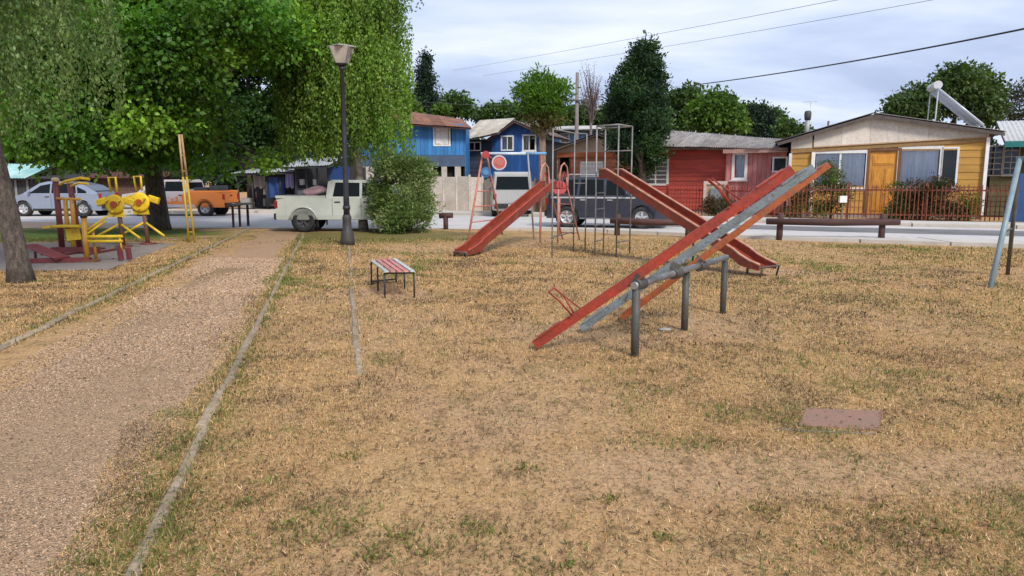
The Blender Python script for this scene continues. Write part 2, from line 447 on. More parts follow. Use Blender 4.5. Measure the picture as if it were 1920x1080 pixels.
# near pavement with its kerb: slabs beside the road on the right
pave = tag(link('pavement', None), kind='structure')
pl = [(-1.0,23.70,0.30),(1.5,23.30,0.45),(4.2,22.1,0.75),(7,20.7,1.2),(12.4,18.7,1.7),(22,14.95,1.9)]
for i in range(len(pl)-1):
    x0,y0,w0 = pl[i]; x1,y1,w1 = pl[i+1]
    n = max(2, int(math.hypot(x1-x0, y1-y0)/1.6))
    for k in range(n):
        a, b2 = k/n+0.004, (k+1)/n-0.004
        f = lambda s: (x0+(x1-x0)*s, y0+(y1-y0)*s, w0+(w1-w0)*s)
        (xa,ya,wa),(xb,yb,wb) = f(a), f(b2)
        hz = 0.085 + 0.008*rng.random()
        link('paving_slab', MB().slab([(xa,ya-wa,hz),(xb,yb-wb,hz),(xb,yb,hz),(xa,ya,hz)], 0.2).mesh('paving_slab', pave_mat), pave)
fpave = tag(link('pavement_far', None), kind='structure')
fe = [(-30,35.2),(-8,34.75),(-4,33.6),(3,30.6),(8,27.6),(13.5,25.0),(19,22.7),(27,18.9)]
for i in range(len(fe)-1):
    (x0,y0),(x1,y1) = fe[i], fe[i+1]
    n = max(2, int(math.hypot(x1-x0, y1-y0)/2.0)); nx, ny = -(y1-y0), (x1-x0); l = math.hypot(nx, ny); nx /= l; ny /= l
    for k in range(n):
        a, b2 = k/n+0.004, (k+1)/n-0.004
        xa,ya,xb,yb = x0+(x1-x0)*a, y0+(y1-y0)*a, x0+(x1-x0)*b2, y0+(y1-y0)*b2
        hz = 0.11 + 0.01*rng.random()
        link('paving_slab', MB().slab([(xa,ya,hz),(xb,yb,hz),(xb+nx*1.9,yb+ny*1.9,hz),(xa+nx*1.9,ya+ny*1.9,hz)], 0.25).mesh('paving_slab', pave_mat), fpave)

# kerbs: single precast stones laid in lines
kerb_mat = M('kerb_concrete', (0.43,0.335,0.235), (0.24,0.175,0.105), rough=0.95, scale=4, amt=0.8, bump=0.5, fine=0.25)
def kerb_line(name, f, y0, y1, wd, ht, label, step=1.0):
    k = Thing(name, label, 'kerb', (f(y0), y0, 0))
    y = y0
    while y < y1 - 0.2:
        e = min(y + step, y1)
        jx, ja = rng.normal(0, 0.009), rng.normal(0, 0.006)
        h = ht + rng.normal(0, 0.008)
        a = Vector((f(y)+jx-ja, y+0.008, h/2-0.03)); b2 = Vector((f(e)+jx+ja, e-0.008, h/2-0.03+rng.normal(0,0.003)))
        k.part('kerb_stone', MB().beam(a, b2, wd, h+0.06, bev=0.015), kerb_mat, world=True)
        y = e
kerb_line('path_kerb', kr, 0.6, 21.8, 0.072, 0.020, 'low grey kerb along the right side of the gravel path')
kerb_line('path_kerb', kl, 3.0, 24.0, 0.085, 0.032, 'low grey kerb along the left side of the gravel path by the trees')
kerb_line('lawn_kerb', kt, 5.9, 17.6, 0.065, 0.018, 'short sunken kerb in the dry lawn between lamp post and bench', 1.0)

# ------------------------------------------------------------------ dry grass, weeds and gravel
def in_poly(x, y, poly):
    c = np.zeros(len(x), bool); n = len(poly)
    for i in range(n):
        (x0,y0),(x1,y1) = poly[i], poly[(i+1)%n]
        hit = ((y0 > y) != (y1 > y)) & (x < (x1-x0)*(y-y0)/((y1-y0) or 1e-9)+x0)
        c ^= hit
    return c
def lerp(a, b, t): return a + (np.array(b) - a) * t[:, None]
def grass(n, seed):
    r = np.random.default_rng(seed)
    y = 1.7 * (20/1.7) ** (r.random(n) ** 0.82)
    x = (r.random(n)*2-1) * (0.80*y + 1.2)
    bend = x/np.maximum(y, 1)
    nearroad = y < np.interp(x, [-80,-12,1.5,7,12.4,30], [23,23,22.5,19.0,16.6,9.6])
    off = (x > kr(y)) | (x < kl(y)+0.10)
    on_path = ~off
    wob = vnoise(x*1.1, y*1.1, 4)
    edge = np.minimum(np.abs(x-kr(y)), np.abs(x-kl(y)))
    keep = off | (edge < 0.1 + 0.55*wob**1.5)
    keep |= on_path & (vnoise(x*0.9, y*0.9, 21) > 0.74) & (r.random(n) < 0.25)
    keep &= (np.abs(x-kr(y)) > 0.03) | (r.random(n) < 0.2)
    keep &= nearroad & ~in_poly(x, y, [(-7.15,13.0),(-8.42,18.5),(-11.5,18.7),(-19,18.6),(-18,12.5),(-10,12.75)])
    keep &= ~in_poly(x, y, [(1.90,4.62),(2.40,4.64),(2.56,4.98),(2.02,4.98)])
    thin = vnoise(x*0.45+9, y*0.4, 33)                    # worn, thinner patches
    bare = np.zeros(n)
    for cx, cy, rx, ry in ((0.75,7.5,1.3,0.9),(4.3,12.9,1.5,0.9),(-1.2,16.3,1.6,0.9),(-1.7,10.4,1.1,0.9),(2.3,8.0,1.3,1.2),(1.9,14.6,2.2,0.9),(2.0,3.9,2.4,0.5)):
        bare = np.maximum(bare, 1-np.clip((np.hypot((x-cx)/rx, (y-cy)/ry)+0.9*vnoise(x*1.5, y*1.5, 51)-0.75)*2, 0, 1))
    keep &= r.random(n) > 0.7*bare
    keep &= r.random(n) < np.clip(1.25 - 1.0*np.clip((thin-0.45)*2.6, 0, 1), 0.25, 1)
    x, y, edge, wob, on_path = x[keep], y[keep], edge[keep], wob[keep], on_path[keep]; n = len(x)
    g = vnoise(x*1.2, y*1.2, 2)*0.5 + vnoise(x*3.5, y*3.5, 3)*0.35 + vnoise(x*0.35, y*0.35, 6)*0.35
    gp = 0.03+0.08*np.clip((x-0.5)/3, 0, 1)*vnoise(x*0.8, y*0.8, 81)*2+np.clip((g-0.73)*3.2, 0, 0.7) + np.clip(0.35-edge, 0, 1)*1.0
    gp += 0.55*np.exp(-(((x+4.4)/3.2)**2+((y-20.5)/2.4)**2)**2) + 0.95*np.exp(-(((x+13.4)/6)**2+((y-21.4)/2.6)**2)**2)
    gp += np.clip((3.6-y)*0.1, 0, 0.2)
    green = r.random(n) < gp
    pal = np.array([[0.64,0.40,0.18],[0.54,0.317,0.145],[0.80,0.58,0.315],[0.09,0.053,0.026],[0.40,0.31,0.09]])
    dk = vnoise(x*2.3, y*2.3, 14)*0.6+vnoise(x*6, y*6, 15)*0.5
    c = pal[r.choice(5, n, p=[0.34,0.28,0.18,0.13,0.07])]
    c = np.where((r.random(n) < np.clip((dk-0.46)*2.1, 0, 0.85))[:, None], pal[3], c)
    cg = np.array([[0.10,0.14,0.024],[0.16,0.185,0.04],[0.22,0.215,0.06]])[r.integers(0, 3, n)]
    c = np.where(green[:, None], cg, c) * r.uniform(0.75, 1.2, n)[:, None]
    sz = np.clip(y/5.5, 0.75, 2.6)
    h = (0.010 + 0.024*r.random(n)**1.6) * np.where(green, 1.35, 1.0) * (0.7+0.3*sz)
    flat = r.random(n) < 0.45                              # many stalks lie flat
    ln = h * np.where(flat, 1.35, 1.0) * np.where(edge < 0.13, 1.7, 1.0) * r.uniform(0.6, 1.4, n)
    wd = (0.0016 + 0.0020*r.random(n)) * sz * np.where(green, 1.5, 1.0)
    az = r.random(n)*2*np.pi
    tilt = np.where(flat, r.uniform(1.1, 1.5, n), r.uniform(0.05, 0.9, n))
    d = np.stack([np.cos(az)*np.sin(tilt), np.sin(az)*np.sin(tilt), np.cos(tilt)], 1)
    sx = np.stack([-np.sin(az+r.normal(0,0.6,n)), np.cos(az+r.normal(0,0.6,n)), np.zeros(n)], 1)
    p = np.stack([x, y, np.full(n, 0.002)+0.012*r.random(n)*flat], 1)
    V = np.empty((n, 3, 3))
    V[:, 0] = p - sx*wd[:, None]; V[:, 1] = p + sx*wd[:, None]; V[:, 2] = p + d*ln[:, None]
    return V.reshape(-1, 3), c
V, C = grass(860000, 11)
tag(link('lawn_grass', np_mesh('lawn_grass', V, 3, M_attr('grass_blades', 0.9, 0.15), C)),
    'short dry straw coloured grass of the playground lawn', 'grass', kind='stuff')
def weeds(seed):
    r = np.random.default_rng(seed)
    spots = [(300,1005,.16),(590,965,.10),(350,1040,.14),(745,1010,.12),(460,945,.10),(510,905,.09),(655,990,.06),(330,890,.10),(300,860,.08),(345,830,.09),
             (400,780,.10),(430,740,.10),(545,985,.06),(650,860,.07),(1060,1065,.16),(905,1000,.10),(870,985,.06),(980,880,.09),(440,720,.08),(920,640,.07),(1010,610,.07),
             (1690,980,.12),(1780,1000,.10),(1560,1030,.11),(1420,960,.10),(700,1050,.08),(280,930,.08),(210,1000,.10),(1240,1010,.07),(180,1060,.1),(800,1040,.09),(1140,940,.07)]
    vs_, cs = [], []
    for u, v, rad in spots:
        c = G(u, v); n = int(900*rad)
        for k in range(n):
            a = r.random()*6.283; q = rad*1.25*r.random()
            p = np.array([c.x+math.cos(a)*q*1.3, c.y+math.sin(a)*q, 0.004])
            az = r.random()*6.283; ti = r.uniform(0.3, 1.3); L = r.uniform(0.012, 0.036); w_ = L*r.uniform(0.10, 0.26)
            d = np.array([math.cos(az)*math.sin(ti), math.sin(az)*math.sin(ti), math.cos(ti)]); s_ = np.array([-math.sin(az), math.cos(az), 0])
            vs_ += [p, p+d*L*0.5+s_*w_, p+d*L, p+d*L*0.5-s_*w_]
            cs.append(np.array([0.115,0.135,0.032])*r.uniform(0.6, 1.5)+np.array([0.05,0.02,0])*r.random())
    return np.array(vs_), np.array(cs)
V, C = weeds(5)
tag(link('lawn_weeds', np_mesh('lawn_weeds', V, 4, M_attr('weed_leaves', 0.6, 0.2), C)), 'low green weeds scattered through the dry lawn', 'weeds', kind='stuff')
def litter(n, seed):
    r = np.random.default_rng(seed)
    y = 1.9*(17/1.9)**(r.random(n)**0.8); x = (r.random(n)*2-1)*(0.8*y+1)
    k = vnoise(x*0.8, y*0.8, 61)*0.7+vnoise(x*3, y*3, 62)*0.4 > 0.55; k &= (x > kr(y)) | (r.random(n) < 0.3)
    x, y = x[k], y[k]; n = len(x)
    p = np.stack([x, y, r.uniform(0.008, 0.022, n)], 1); az = r.random(n)*6.283
    d = np.stack([np.cos(az), np.sin(az), r.normal(0, 0.35, n)], 1); s_ = np.stack([-np.sin(az), np.cos(az), r.normal(0, 0.35, n)], 1)
    L_ = r.uniform(0.007, 0.022, n)[:, None]*np.clip(y/6, 0.8, 1.6)[:, None]; w_ = L_*r.uniform(0.15, 0.5, n)[:, None]
    V = np.stack([p-d*L_, p+s_*w_, p+d*L_, p-s_*w_], 1).reshape(-1, 3)
    c = np.array([[0.10,0.055,0.03],[0.16,0.085,0.045],[0.06,0.038,0.024],[0.24,0.13,0.06],[0.11,0.10,0.04]])[r.integers(0, 5, n)]*r.uniform(0.7, 1.3, n)[:, None]
    return V, c
V, C = litter(16000, 9)
tag(link('leaf_litter', np_mesh('leaf_litter', V, 4, M_attr('dead_leaves', 0.9), C)), 'dead brown leaf scraps scattered in the dry grass', 'leaf litter', kind='stuff')
def gravel(n, seed):
    r = np.random.default_rng(seed)
    y = 2.0*(15/2.0)**(r.random(n)**0.85)
    t_ = r.random(n)
    x = kl(y)+0.4+(kr(y)-0.1-kl(y)-0.4)*t_
    k = vnoise(x*1.0, y*1.0, 41)+0.35*r.random(n) > 0.42
    x, y = x[k], y[k]; n = len(x)
    s_ = r.uniform(0.003, 0.0095, n)*np.clip(y/6, 0.8, 1.8)
    base = np.array([[1,0,0],[-0.5,0.87,0],[-0.5,-0.87,0],[0,0,0.8]])
    tri = [(0,1,3),(1,2,3),(2,0,3)]
    a = r.random(n)*6.283
    ca, sa = np.cos(a), np.sin(a)
    q = base[None]*r.uniform(0.6, 1.3, (n,4,1))
    P_ = np.stack([q[...,0]*ca[:,None]-q[...,1]*sa[:,None], q[...,0]*sa[:,None]+q[...,1]*ca[:,None], q[...,2]], -1)*s_[:,None,None]
    P_ += np.stack([x, y, np.full(n, 0.005)], 1)[:, None, :]
    V = np.concatenate([P_[:, list(f)] for f in tri], 1).reshape(-1, 3)
    c = np.array([[0.48,0.325,0.20],[0.57,0.42,0.29],[0.36,0.235,0.145],[0.16,0.11,0.07],[0.50,0.325,0.19]])[r.integers(0, 5, n)]*r.uniform(0.75, 1.15, n)[:, None]
    return V, np.repeat(c, 3, axis=0)
V, C = gravel(90000, 8)
tag(link('path_pebbles', np_mesh('path_pebbles', V, 3, M_attr('pebbles', 0.9), C)), 'loose fine gravel lying on the footpath', 'gravel', kind='stuff')
# ------------------------------------------------------------------ small things in the lawn
slab_mat = M('red_concrete', (0.36,0.185,0.125), (0.30,0.19,0.13), rough=0.9, scale=7, amt=0.7, bump=0.2)
q = [G(1496,800), G(1645,808), G(1655,772), G(1512,768)]
ctr = sum(q, Vector())/4
t = Thing('inspection_cover', 'flat reddish concrete inspection cover sunk in the dry grass', 'cover', (ctr.x, ctr.y, 0))
t.part('lid', MB().slab([(p.x, p.y, 0.009) for p in q], 0.05), slab_mat, world=True)
a, b_ = G(1455,806), G(1640,815)
t.part('rim', MB().beam((a.x,a.y,0.002), (b_.x,b_.y,0.002), 0.03, 0.012), M('rim_grey', (0.24,0.19,0.13), rough=0.9), world=True)
c = G(1247,620)
mb = MB().ball((0,0,0.012), (0.075,0.04,0.02), 12, 6)
o = single('flat_stone', mb, M('pale_stone', (0.36,0.33,0.29), rough=0.9), 'small flat pale stone lying under the seesaw', 'stone'); o.location = (c.x, c.y, 0)
# ------------------------------------------------------------------ houses
class House(Thing):                                      # local x along the front, y into the house, z up
    def __init__(s, name, label, A, B, cat='house'):
        A = Vector((A[0], A[1], 0)); B = Vector((B[0], B[1], 0))
        s.L = (B-A).length
        super().__init__(name, label, cat, A, math.atan2(B.y-A.y, B.x-A.x))
    def at(s, u, v, yo=0.0):                             # local (x, z) where the sight line meets the plane y = yo
        r = ray(u, v); o = s.inv @ Vector((0,0,EYE)); d = s.inv.to_3x3() @ r
        k = (yo - o.y)/d.y
        return o.x + d.x*k, o.z + d.z*k
    def rect(s, u0, v0, u1, v1, yo=0.0):
        x0, z1 = s.at(u0, v0, yo); x1, z0 = s.at(u1, v1, yo)
        return x0, x1, z0, z1
def pxy(u, y):
    p = D(u, 335, y); return (p.x, y)
def spans(lo, hi, cuts):
    out = [(lo, hi)]
    for a, b in cuts:
        nx_ = []
        for p, q in out:
            if b <= p or a >= q: nx_.append((p, q)); continue
            if a - p > 0.03: nx_.append((p, a))
            if q - b > 0.03: nx_.append((b, q))
        out = nx_
    return out
def siding(H, x0, x1, z0, z1, bh, opens, mt, y=0.0, seed=1, name='board'):
    r = random.Random(seed); z = z0
    while z < z1 - 0.02:
        t_ = min(z + bh, z1)
        cuts = [(a, b) for a, b, c, d in opens if min(t_, d) - max(z, c) > 0.35*(t_-z)]
        for a, b in spans(x0, x1, cuts):
            w = r.uniform(-0.004, 0.004)
            mb = MB().add([(p, y+yy+w, zz_) for p in (a, b) for yy, zz_ in ((-0.032, z+0.004), (-0.012, t_), (0.02, t_), (0.02, z+0.004))],
                          [(0,1,2,3),(7,6,5,4),(0,4,5,1),(1,5,6,2),(2,6,7,3),(3,7,4,0)])
            H.part(name, mb, mt)
        z = t_
def planks(H, x0, x1, z0, ztop, bw, opens, mt, y=0.0, seed=1, name='plank'):
    r = random.Random(seed); x = x0
    while x < x1 - 0.02:
        t_ = min(x + bw*r.uniform(0.9, 1.1), x1)
        zt = ztop(x) if callable(ztop) else ztop; zt2 = ztop(t_) if callable(ztop) else ztop
        cuts = [(c, d) for a, b, c, d in opens if min(t_, b) - max(x, a) > 0.35*(t_-x)]
        sp = spans(z0, min(zt, zt2), cuts)
        for i, (a, b) in enumerate(sp):
            w = r.uniform(-0.006, 0.006); l, rr = (zt, zt2) if i == len(sp)-1 else (b, b)
            mb = MB().prism([(x+0.006, a), (t_-0.006, a), (t_-0.006, rr), (x+0.006, l)], y-0.025+w, y+0.02)
            H.part(name, mb, mt)
        x = t_
WHITE = M('white_paint', (0.80,0.79,0.76), (0.66,0.63,0.58), rough=0.55, scale=3, amt=0.5)
DARKIN = M('dark_room', (0.018,0.017,0.016), rough=0.9)
GLASS = M_glass('window_glass', (0.96,0.97,0.98), 0.025)
CURT = M('pale_curtain', (0.80,0.83,0.88), (0.50,0.56,0.66), rough=0.9, scale=2.2, amt=0.7, streak=(6,6,0.5))
CURTW = M('white_curtain', (0.55,0.54,0.52), (0.40,0.39,0.38), rough=0.9, scale=3, streak=(6,6,0.5))
def window(H, r4, panes=2, frame=WHITE, curtains=None, fw=0.07, y=0.0, sill=False, bars=0):
    x0, x1, z0, z1 = r4
    mb = MB(); ya, yb = y-0.055, y+0.10
    mb.box(x0-fw, x0, ya, yb, z0-fw, z1+fw).box(x1, x1+fw, ya, yb, z0-fw, z1+fw).box(x0, x1, ya, yb, z1, z1+fw).box(x0, x1, ya, yb, z0-fw, z0)
    for k in range(1, panes):
        xm = x0+(x1-x0)*k/panes; mb.box(xm-fw*0.3, xm+fw*0.3, ya+0.02, yb-0.02, z0, z1)
    for k in range(1, bars+1):
        zm = z0+(z1-z0)*k/(bars+1); mb.box(x0, x1, ya+0.025, yb-0.03, zm-0.02, zm+0.02)
    wo_ = H.part('window', mb, frame)
    for k in range(panes):
        a, b = x0+(x1-x0)*k/panes+fw*0.3, x0+(x1-x0)*(k+1)/panes-fw*0.3
        H.part('pane', MB().box(a, b, y+0.0, y+0.006, z0+0.002, z1-0.002), GLASS, wo_)
        cm = curtains[k] if curtains else None
        if cm:
            n = 14; vv, ff = [], []
            for i in range(n+1):
                xx = a+(b-a)*i/n; yy = y+0.075+0.035*math.sin(i*2.1+k)+0.015*math.sin(i*5.3)
                vv += [(xx, yy, z0), (xx, yy+0.01, z1)]
            ff = [(2*i, 2*i+2, 2*i+3, 2*i+1) for i in range(n)]
            m_ = MB(); m_.add(vv, ff, True); H.part('curtain', m_, cm, wo_)
    if sill: H.part('sill', MB().box(x0-fw*1.6, x1+fw*1.6, y-0.13, y-0.06, z0-fw-0.05, z0-fw+0.01), frame, wo_)
    return wo_
def sheet_roof(H, e0, e1, r1, r0, n, mt, deck_mt, seed=1, name='roof', amp=0.02, per=6):
    """e0-e1 the eave, r0-r1 the ridge (local); a boarded deck carries n corrugated sheets"""
    e0, e1, r1, r0 = map(Vector, (e0, e1, r1, r0)); rd = random.Random(seed)
    nr = (e1-e0).cross(r0-e0).normalized()
    if nr.z < 0: nr = -nr
    q = [p - nr*0.03 for p in (e0, e1, r1, r0)]
    mb = MB(); vs_ = q + [p - nr*0.07 for p in q]
    mb.add(vs_, [(0,1,2,3),(7,6,5,4),(0,4,5,1),(1,5,6,2),(2,6,7,3),(3,7,4,0)])
    deck = H.part(name, mb, deck_mt)
    for k in range(n):
        a, b = k/n - (0.01 if k else 0), (k+1)/n
        m = per*4; top = []
        lift = rd.uniform(0.0, 0.02); ext = rd.uniform(0.02, 0.10)
        for j in (0, 1):
            row = []
            for i in range(m+1):
                s_ = a+(b-a)*i/m
                pe = e0+(e1-e0)*s_; pr = r0+(r1-r0)*s_
                p = pe + (pe-pr).normalized()*ext if j == 0 else pr
                row.append(p + nr*(amp*math.sin(i/4*2*math.pi)*0.9 + lift + amp))
            top.append(row)
        vs_ = top[0]+top[1]; nn = m+1
        vs_ = vs_ + [p - nr*0.008 for p in vs_]
        fs = [(i, i+1, nn+i+1, nn+i) for i in range(m)] + [(2*nn+i, 3*nn+i, 3*nn+i+1, 2*nn+i+1) for i in range(m)]
        fs += [(i, 2*nn+i, 2*nn+i+1, i+1) for i in range(m)]
        mb = MB(); mb.add(vs_, fs, True)
        H.part('roof_sheet', mb, mt, deck)
    return deck
def poly_strips(H, name, x0, x1, zlo, zhi, n, mt, y0, y1):
    for k in range(n):
        a = x0+(x1-x0)*k/n+0.003; b = x0+(x1-x0)*(k+1)/n-0.003
        H.part(name, MB().prism([(a, zlo(a)), (b, zlo(b)), (b, zhi(b)), (a, zhi(a))], y0, y1), mt)
def seg(p, q): return lambda x: p[1]+(q[1]-p[1])*(x-p[0])/(q[0]-p[0])

# --- mustard house with the cream gable
MUST = M('mustard_board', (0.58,0.31,0.05), (0.44,0.23,0.05), rough=0.65, scale=2.5, amt=0.75, chip=(0.30,0.20,0.10), chips=0.2, streak=(0.6,3,3), bump=0.15)
CREAM = M('cream_panel', (0.74,0.66,0.57), (0.62,0.54,0.45), rough=0.75, scale=1.5, amt=0.5)
BROWNW = M('brown_timber', (0.20,0.085,0.035), (0.12,0.055,0.03), rough=0.7, scale=4, streak=(1,1,0.3))
FASC = M('dark_fascia', (0.075,0.058,0.05), (0.16,0.13,0.115), rough=0.85, scale=5, amt=0.7)
ROOFG = M('weathered_roof_sheet', (0.33,0.31,0.295), (0.17,0.15,0.14), rough=0.85, scale=2.2, amt=0.75, streak=(2,0.5,1))
DOORW = M('varnished_wood', (0.72,0.34,0.045), (0.48,0.18,0.02), rough=0.45, scale=4, amt=0.7, streak=(3,3,0.7))
H = House('mustard_house', 'mustard plank house with cream gable, white windows and a carved wooden door', pxy(1480,32.0), pxy(1846,29.6))
L = H.L
el = H.at(1458,266,-0.32); er = H.at(1884,247,-0.32); ap = H.at(1640,214,-0.32)
lo_l = H.at(1524,276); lo_r = H.at(1838,257)
band = seg(lo_l, lo_r); ov = 0.10
zl = seg((el[0], el[1]-ov), (ap[0], ap[1]-ov)); zr = seg((ap[0], ap[1]-ov), (er[0], er[1]-ov))
rf = lambda x: min(zl(x), zr(x))
w1 = H.rect(1529,288,1620,352); w2 = H.rect(1690,280,1789,350); dr = H.rect(1632,283,1676,399)
x18 = H.at(1524,300)[0]; xr = H.at(1832,300)[0]
H.part('wall', MB().box(0.03, L-0.03, 0.32, 0.42, 0, 2.75).box(0.0, 0.1, 0.0, 8.0, 0, 2.5).box(L-0.1, L, 0.03, 8.0, 0, 2.6).box(0, L, 7.9, 8.0, 0, 2.5), DARKIN)
H.part('side_wall', MB().box(-0.06, 0.0, 0.03, 8.0, 0, 2.5).box(L, L+0.05, 0.03, 8.0, 0, 2.6), MUST)
opens = [w1, w2, (dr[0]-0.12, dr[1]+0.12, 0, dr[3]+0.12)]
zt = max(band(0), band(L))-0.06
siding(H, 0.0, L, 0.12, zt, 0.29, opens, MUST)
H.part('plinth', MB().box(-0.02, L+0.02, -0.05, 0.3, 0, 0.12), M('plinth_concrete', (0.3,0.28,0.26), rough=0.9))
poly_strips(H, 'gable_panel', x18, L, lambda x: band(x), rf, 6, CREAM, -0.10, -0.03)
poly_strips(H, 'gable_panel', 0.0, x18-0.06, lambda x: band(x)-0.02, rf, 1, CREAM, -0.09, -0.03)
H.part('trim_beam', MB().prism([(0, band(0)-0.20), (L, band(L)-0.20), (L, band(L)-0.004), (0, band(0)-0.004)], -0.08, 0.0), M('ochre_beam', (0.36,0.21,0.075), (0.24,0.13,0.05), rough=0.7))
H.part('trim_strip', MB().prism([(x18, band(x18)-0.03), (L, band(L)-0.03), (L, band(L)+0.02), (x18, band(x18)+0.02)], -0.125, -0.102), M('tan_strip', (0.5,0.33,0.2), rough=0.7))
window(H, w1, 2, curtains=[CURT, CURT], fw=0.13); 
w2o = window(H, (w2[0], w2[0]+(w2[1]-w2[0])*0.70, w2[2], w2[3]), 1, curtains=[CURT], fw=0.12)
window(H, (w2[0]+(w2[1]-w2[0])*0.76, w2[1], w2[2], w2[3]), 1, fw=0.075)
mb = MB(); fw = 0.11
mb.box(dr[0]-fw, dr[0], -0.06, 0.1, 0.05, dr[3]+fw).box(dr[1], dr[1]+fw, -0.06, 0.1, 0.05, dr[3]+fw).box(dr[0], dr[1], -0.06, 0.1, dr[3], dr[3]+fw)
H.part('door_frame', mb, BROWNW)
door = H.part('door', MB().box(dr[0]+0.005, dr[1]-0.005, 0.02, 0.07, 0.06, dr[3]-0.01), DOORW)
dw = (dr[1]-dr[0]); dh = dr[3]-0.06
for i, (fx, fz, sx_, sz_) in enumerate([(0.12,0.08,0.32,0.30),(0.56,0.08,0.32,0.30),(0.12,0.45,0.32,0.28),(0.56,0.45,0.32,0.28),(0.12,0.79,0.76,0.15)]):
    xa, za_ = dr[0]+dw*fx, 0.06+dh*fz
    mb = MB().box(xa, xa+dw*sx_, 0.0, 0.018, za_, za_+dh*sz_).box(xa+0.05, xa+dw*sx_-0.05, -0.015, -0.002, za_+0.05, za_+dh*sz_-0.05)
    H.part('door_panel', mb, DOORW, door)
H.part('door_handle', MB().tube([(dr[0]+0.08, -0.05, 1.0), (dr[0]+0.08, 0.02, 1.0)], 0.025), M('steel', (0.5,0.5,0.5), metal=0.8, rough=0.4), door)
for xx, nm in ((0.0, 'l'), (x18, 'm'), (L-0.02, 'r')):
    H.part('corner_board', MB().box(xx-0.06, xx+0.06, -0.15, -0.04, 0.1, band(xx)-0.21 if nm != 'r' else band(xx)-0.03), WHITE)
for s_, e_ in ((-1, el), (1, er)):
    yb = 8.2; ridge_b = (ap[0], yb, ap[1]); 
    sheet_roof(H, (e_[0], -0.36, e_[1]), (e_[0], yb, e_[1]), (ap[0]+s_*0.03, yb, ap[1]+0.02), (ap[0]+s_*0.03, -0.36, ap[1]+0.02), 9, ROOFG, FASC, 3+s_)
H.part('bargeboard', MB().prism([(el[0], el[1]-0.16), (ap[0], ap[1]-0.16), (er[0], er[1]-0.16), (er[0], er[1]-0.03), (ap[0], ap[1]-0.03), (el[0], el[1]-0.03)], -0.39, -0.363), FASC)
x_, z_ = H.at(1513,246,2.0); zt_ = H.at(1513,207,2.0)[1]
ch = H.part('chimney', MB().tube([(x_,2.0,z_-0.5),(x_,2.0,zt_-0.2)], 0.10, 12), M('flue_metal', (0.42,0.41,0.40), metal=0.3, rough=0.6))
H.part('cowl', MB().lathe([(0.13,zt_-0.42),(0.15,zt_-0.25),(0.15,zt_-0.1),(0.11,zt_-0.02)], (x_,2.0,0), 12), M('soot_metal', (0.07,0.07,0.075), rough=0.7), ch)
x_, z_ = H.at(1552,250,3.0); H.part('vent_pipe', MB().tube([(x_,3,z_-0.6),(x_,3,z_+0.55)], 0.045, 8), FASC)
x_, z_ = H.at(1520,190,4.0)
mb = MB().tube([(x_,4,z_-1.9),(x_,4,z_)], 0.012, 6)
for k in range(5): mb.tube([(x_-0.3+k*0.13,3.8,z_-0.02),(x_-0.3+k*0.13,4.2,z_-0.02)], 0.006, 5)
mb.tube([(x_-0.35,4,z_-0.02),(x_+0.3,4,z_-0.02)], 0.008, 5)
H.part('antenna', mb, M('aluminium', (0.55,0.55,0.56), metal=0.6, rough=0.4))
MUSTH = H
# --- solar water heater standing on its roof
yh = 30.6
top = D(1752,168,yh+0.6); bot = D(1836,236,yh-0.4)
T = Thing('solar_water_heater', 'solar water heater with white tank and sloping tubes on the mustard house roof', 'water heater', D(1800,236,yh))
STEEL = M('galvanised', (0.52,0.53,0.55), (0.40,0.41,0.43), rough=0.45, metal=0.5)
dirv = (bot-top); sl = Vector((0.30, 0.95, 0)).normalized()
T.part('tank', MB().tube([top - sl*0.6 + Vector((0,0,0.12)), top + sl*0.6 + Vector((0,0,0.12))], 0.165, 16), M('white_enamel', (0.72,0.72,0.73), (0.6,0.6,0.62), rough=0.35), world=True)
for k in range(10):
    o_ = sl*(-0.62+1.24*k/9)
    T.part('tube', MB().tube([top+o_, bot+o_], 0.035, 7), M('heater_tube', (0.62,0.66,0.72), (0.48,0.52,0.58), rough=0.2, metal=0.1), world=True)
for k in (-0.7, 0.7):
    o_ = sl*k + Vector((0,0,-0.06))
    T.part('rail', MB().beam(top+o_, bot+o_, 0.05, 0.05), STEEL, world=True)
    T.part('strut', MB().beam(top+o_, (top.x+o_.x-0.05, top.y+o_.y, 3.15), 0.04, 0.04, up=(1,0,0)), STEEL, world=True)
T.part('foot_rail', MB().beam(bot-sl*0.75+Vector((0,0,-0.10)), bot+sl*0.75+Vector((0,0,-0.10)), 0.07, 0.09), STEEL, world=True)

# --- neighbour at the right edge: shaded house with teal roof and a blue gate
H = House('olive_house', 'shaded olive house with a teal roof edge at the right border', pxy(1856,31.5), (26.5,28.2))
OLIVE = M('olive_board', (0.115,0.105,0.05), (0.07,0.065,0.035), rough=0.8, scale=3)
L = H.L
wa = H.rect(1852,275,1876,328); wb = H.rect(1886,272,1906,326)
H.part('wall', MB().box(0, L, 0.3, 0.4, 0, 3).box(0, 0.1, 0, 6, 0, 3), DARKIN)
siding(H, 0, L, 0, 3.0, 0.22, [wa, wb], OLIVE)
BARW = M('grey_frame', (0.34,0.34,0.33), rough=0.7)
window(H, wa, 2, BARW, fw=0.05, bars=4); window(H, wb, 2, BARW, fw=0.05, bars=4, sill=True)
TEAL = M('teal_sheet', (0.02,0.22,0.21), (0.015,0.14,0.14), rough=0.6, scale=3)
x0, z0 = H.at(1884,266,-0.8); z1 = H.at(1890,228,3.0)[1]
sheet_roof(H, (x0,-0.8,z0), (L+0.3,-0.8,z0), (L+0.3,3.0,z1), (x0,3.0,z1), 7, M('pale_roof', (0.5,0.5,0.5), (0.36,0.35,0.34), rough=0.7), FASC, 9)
H.part('fascia', MB().box(x0, L+0.3, -0.93, -0.86, z0-0.22, z0+0.02), TEAL)
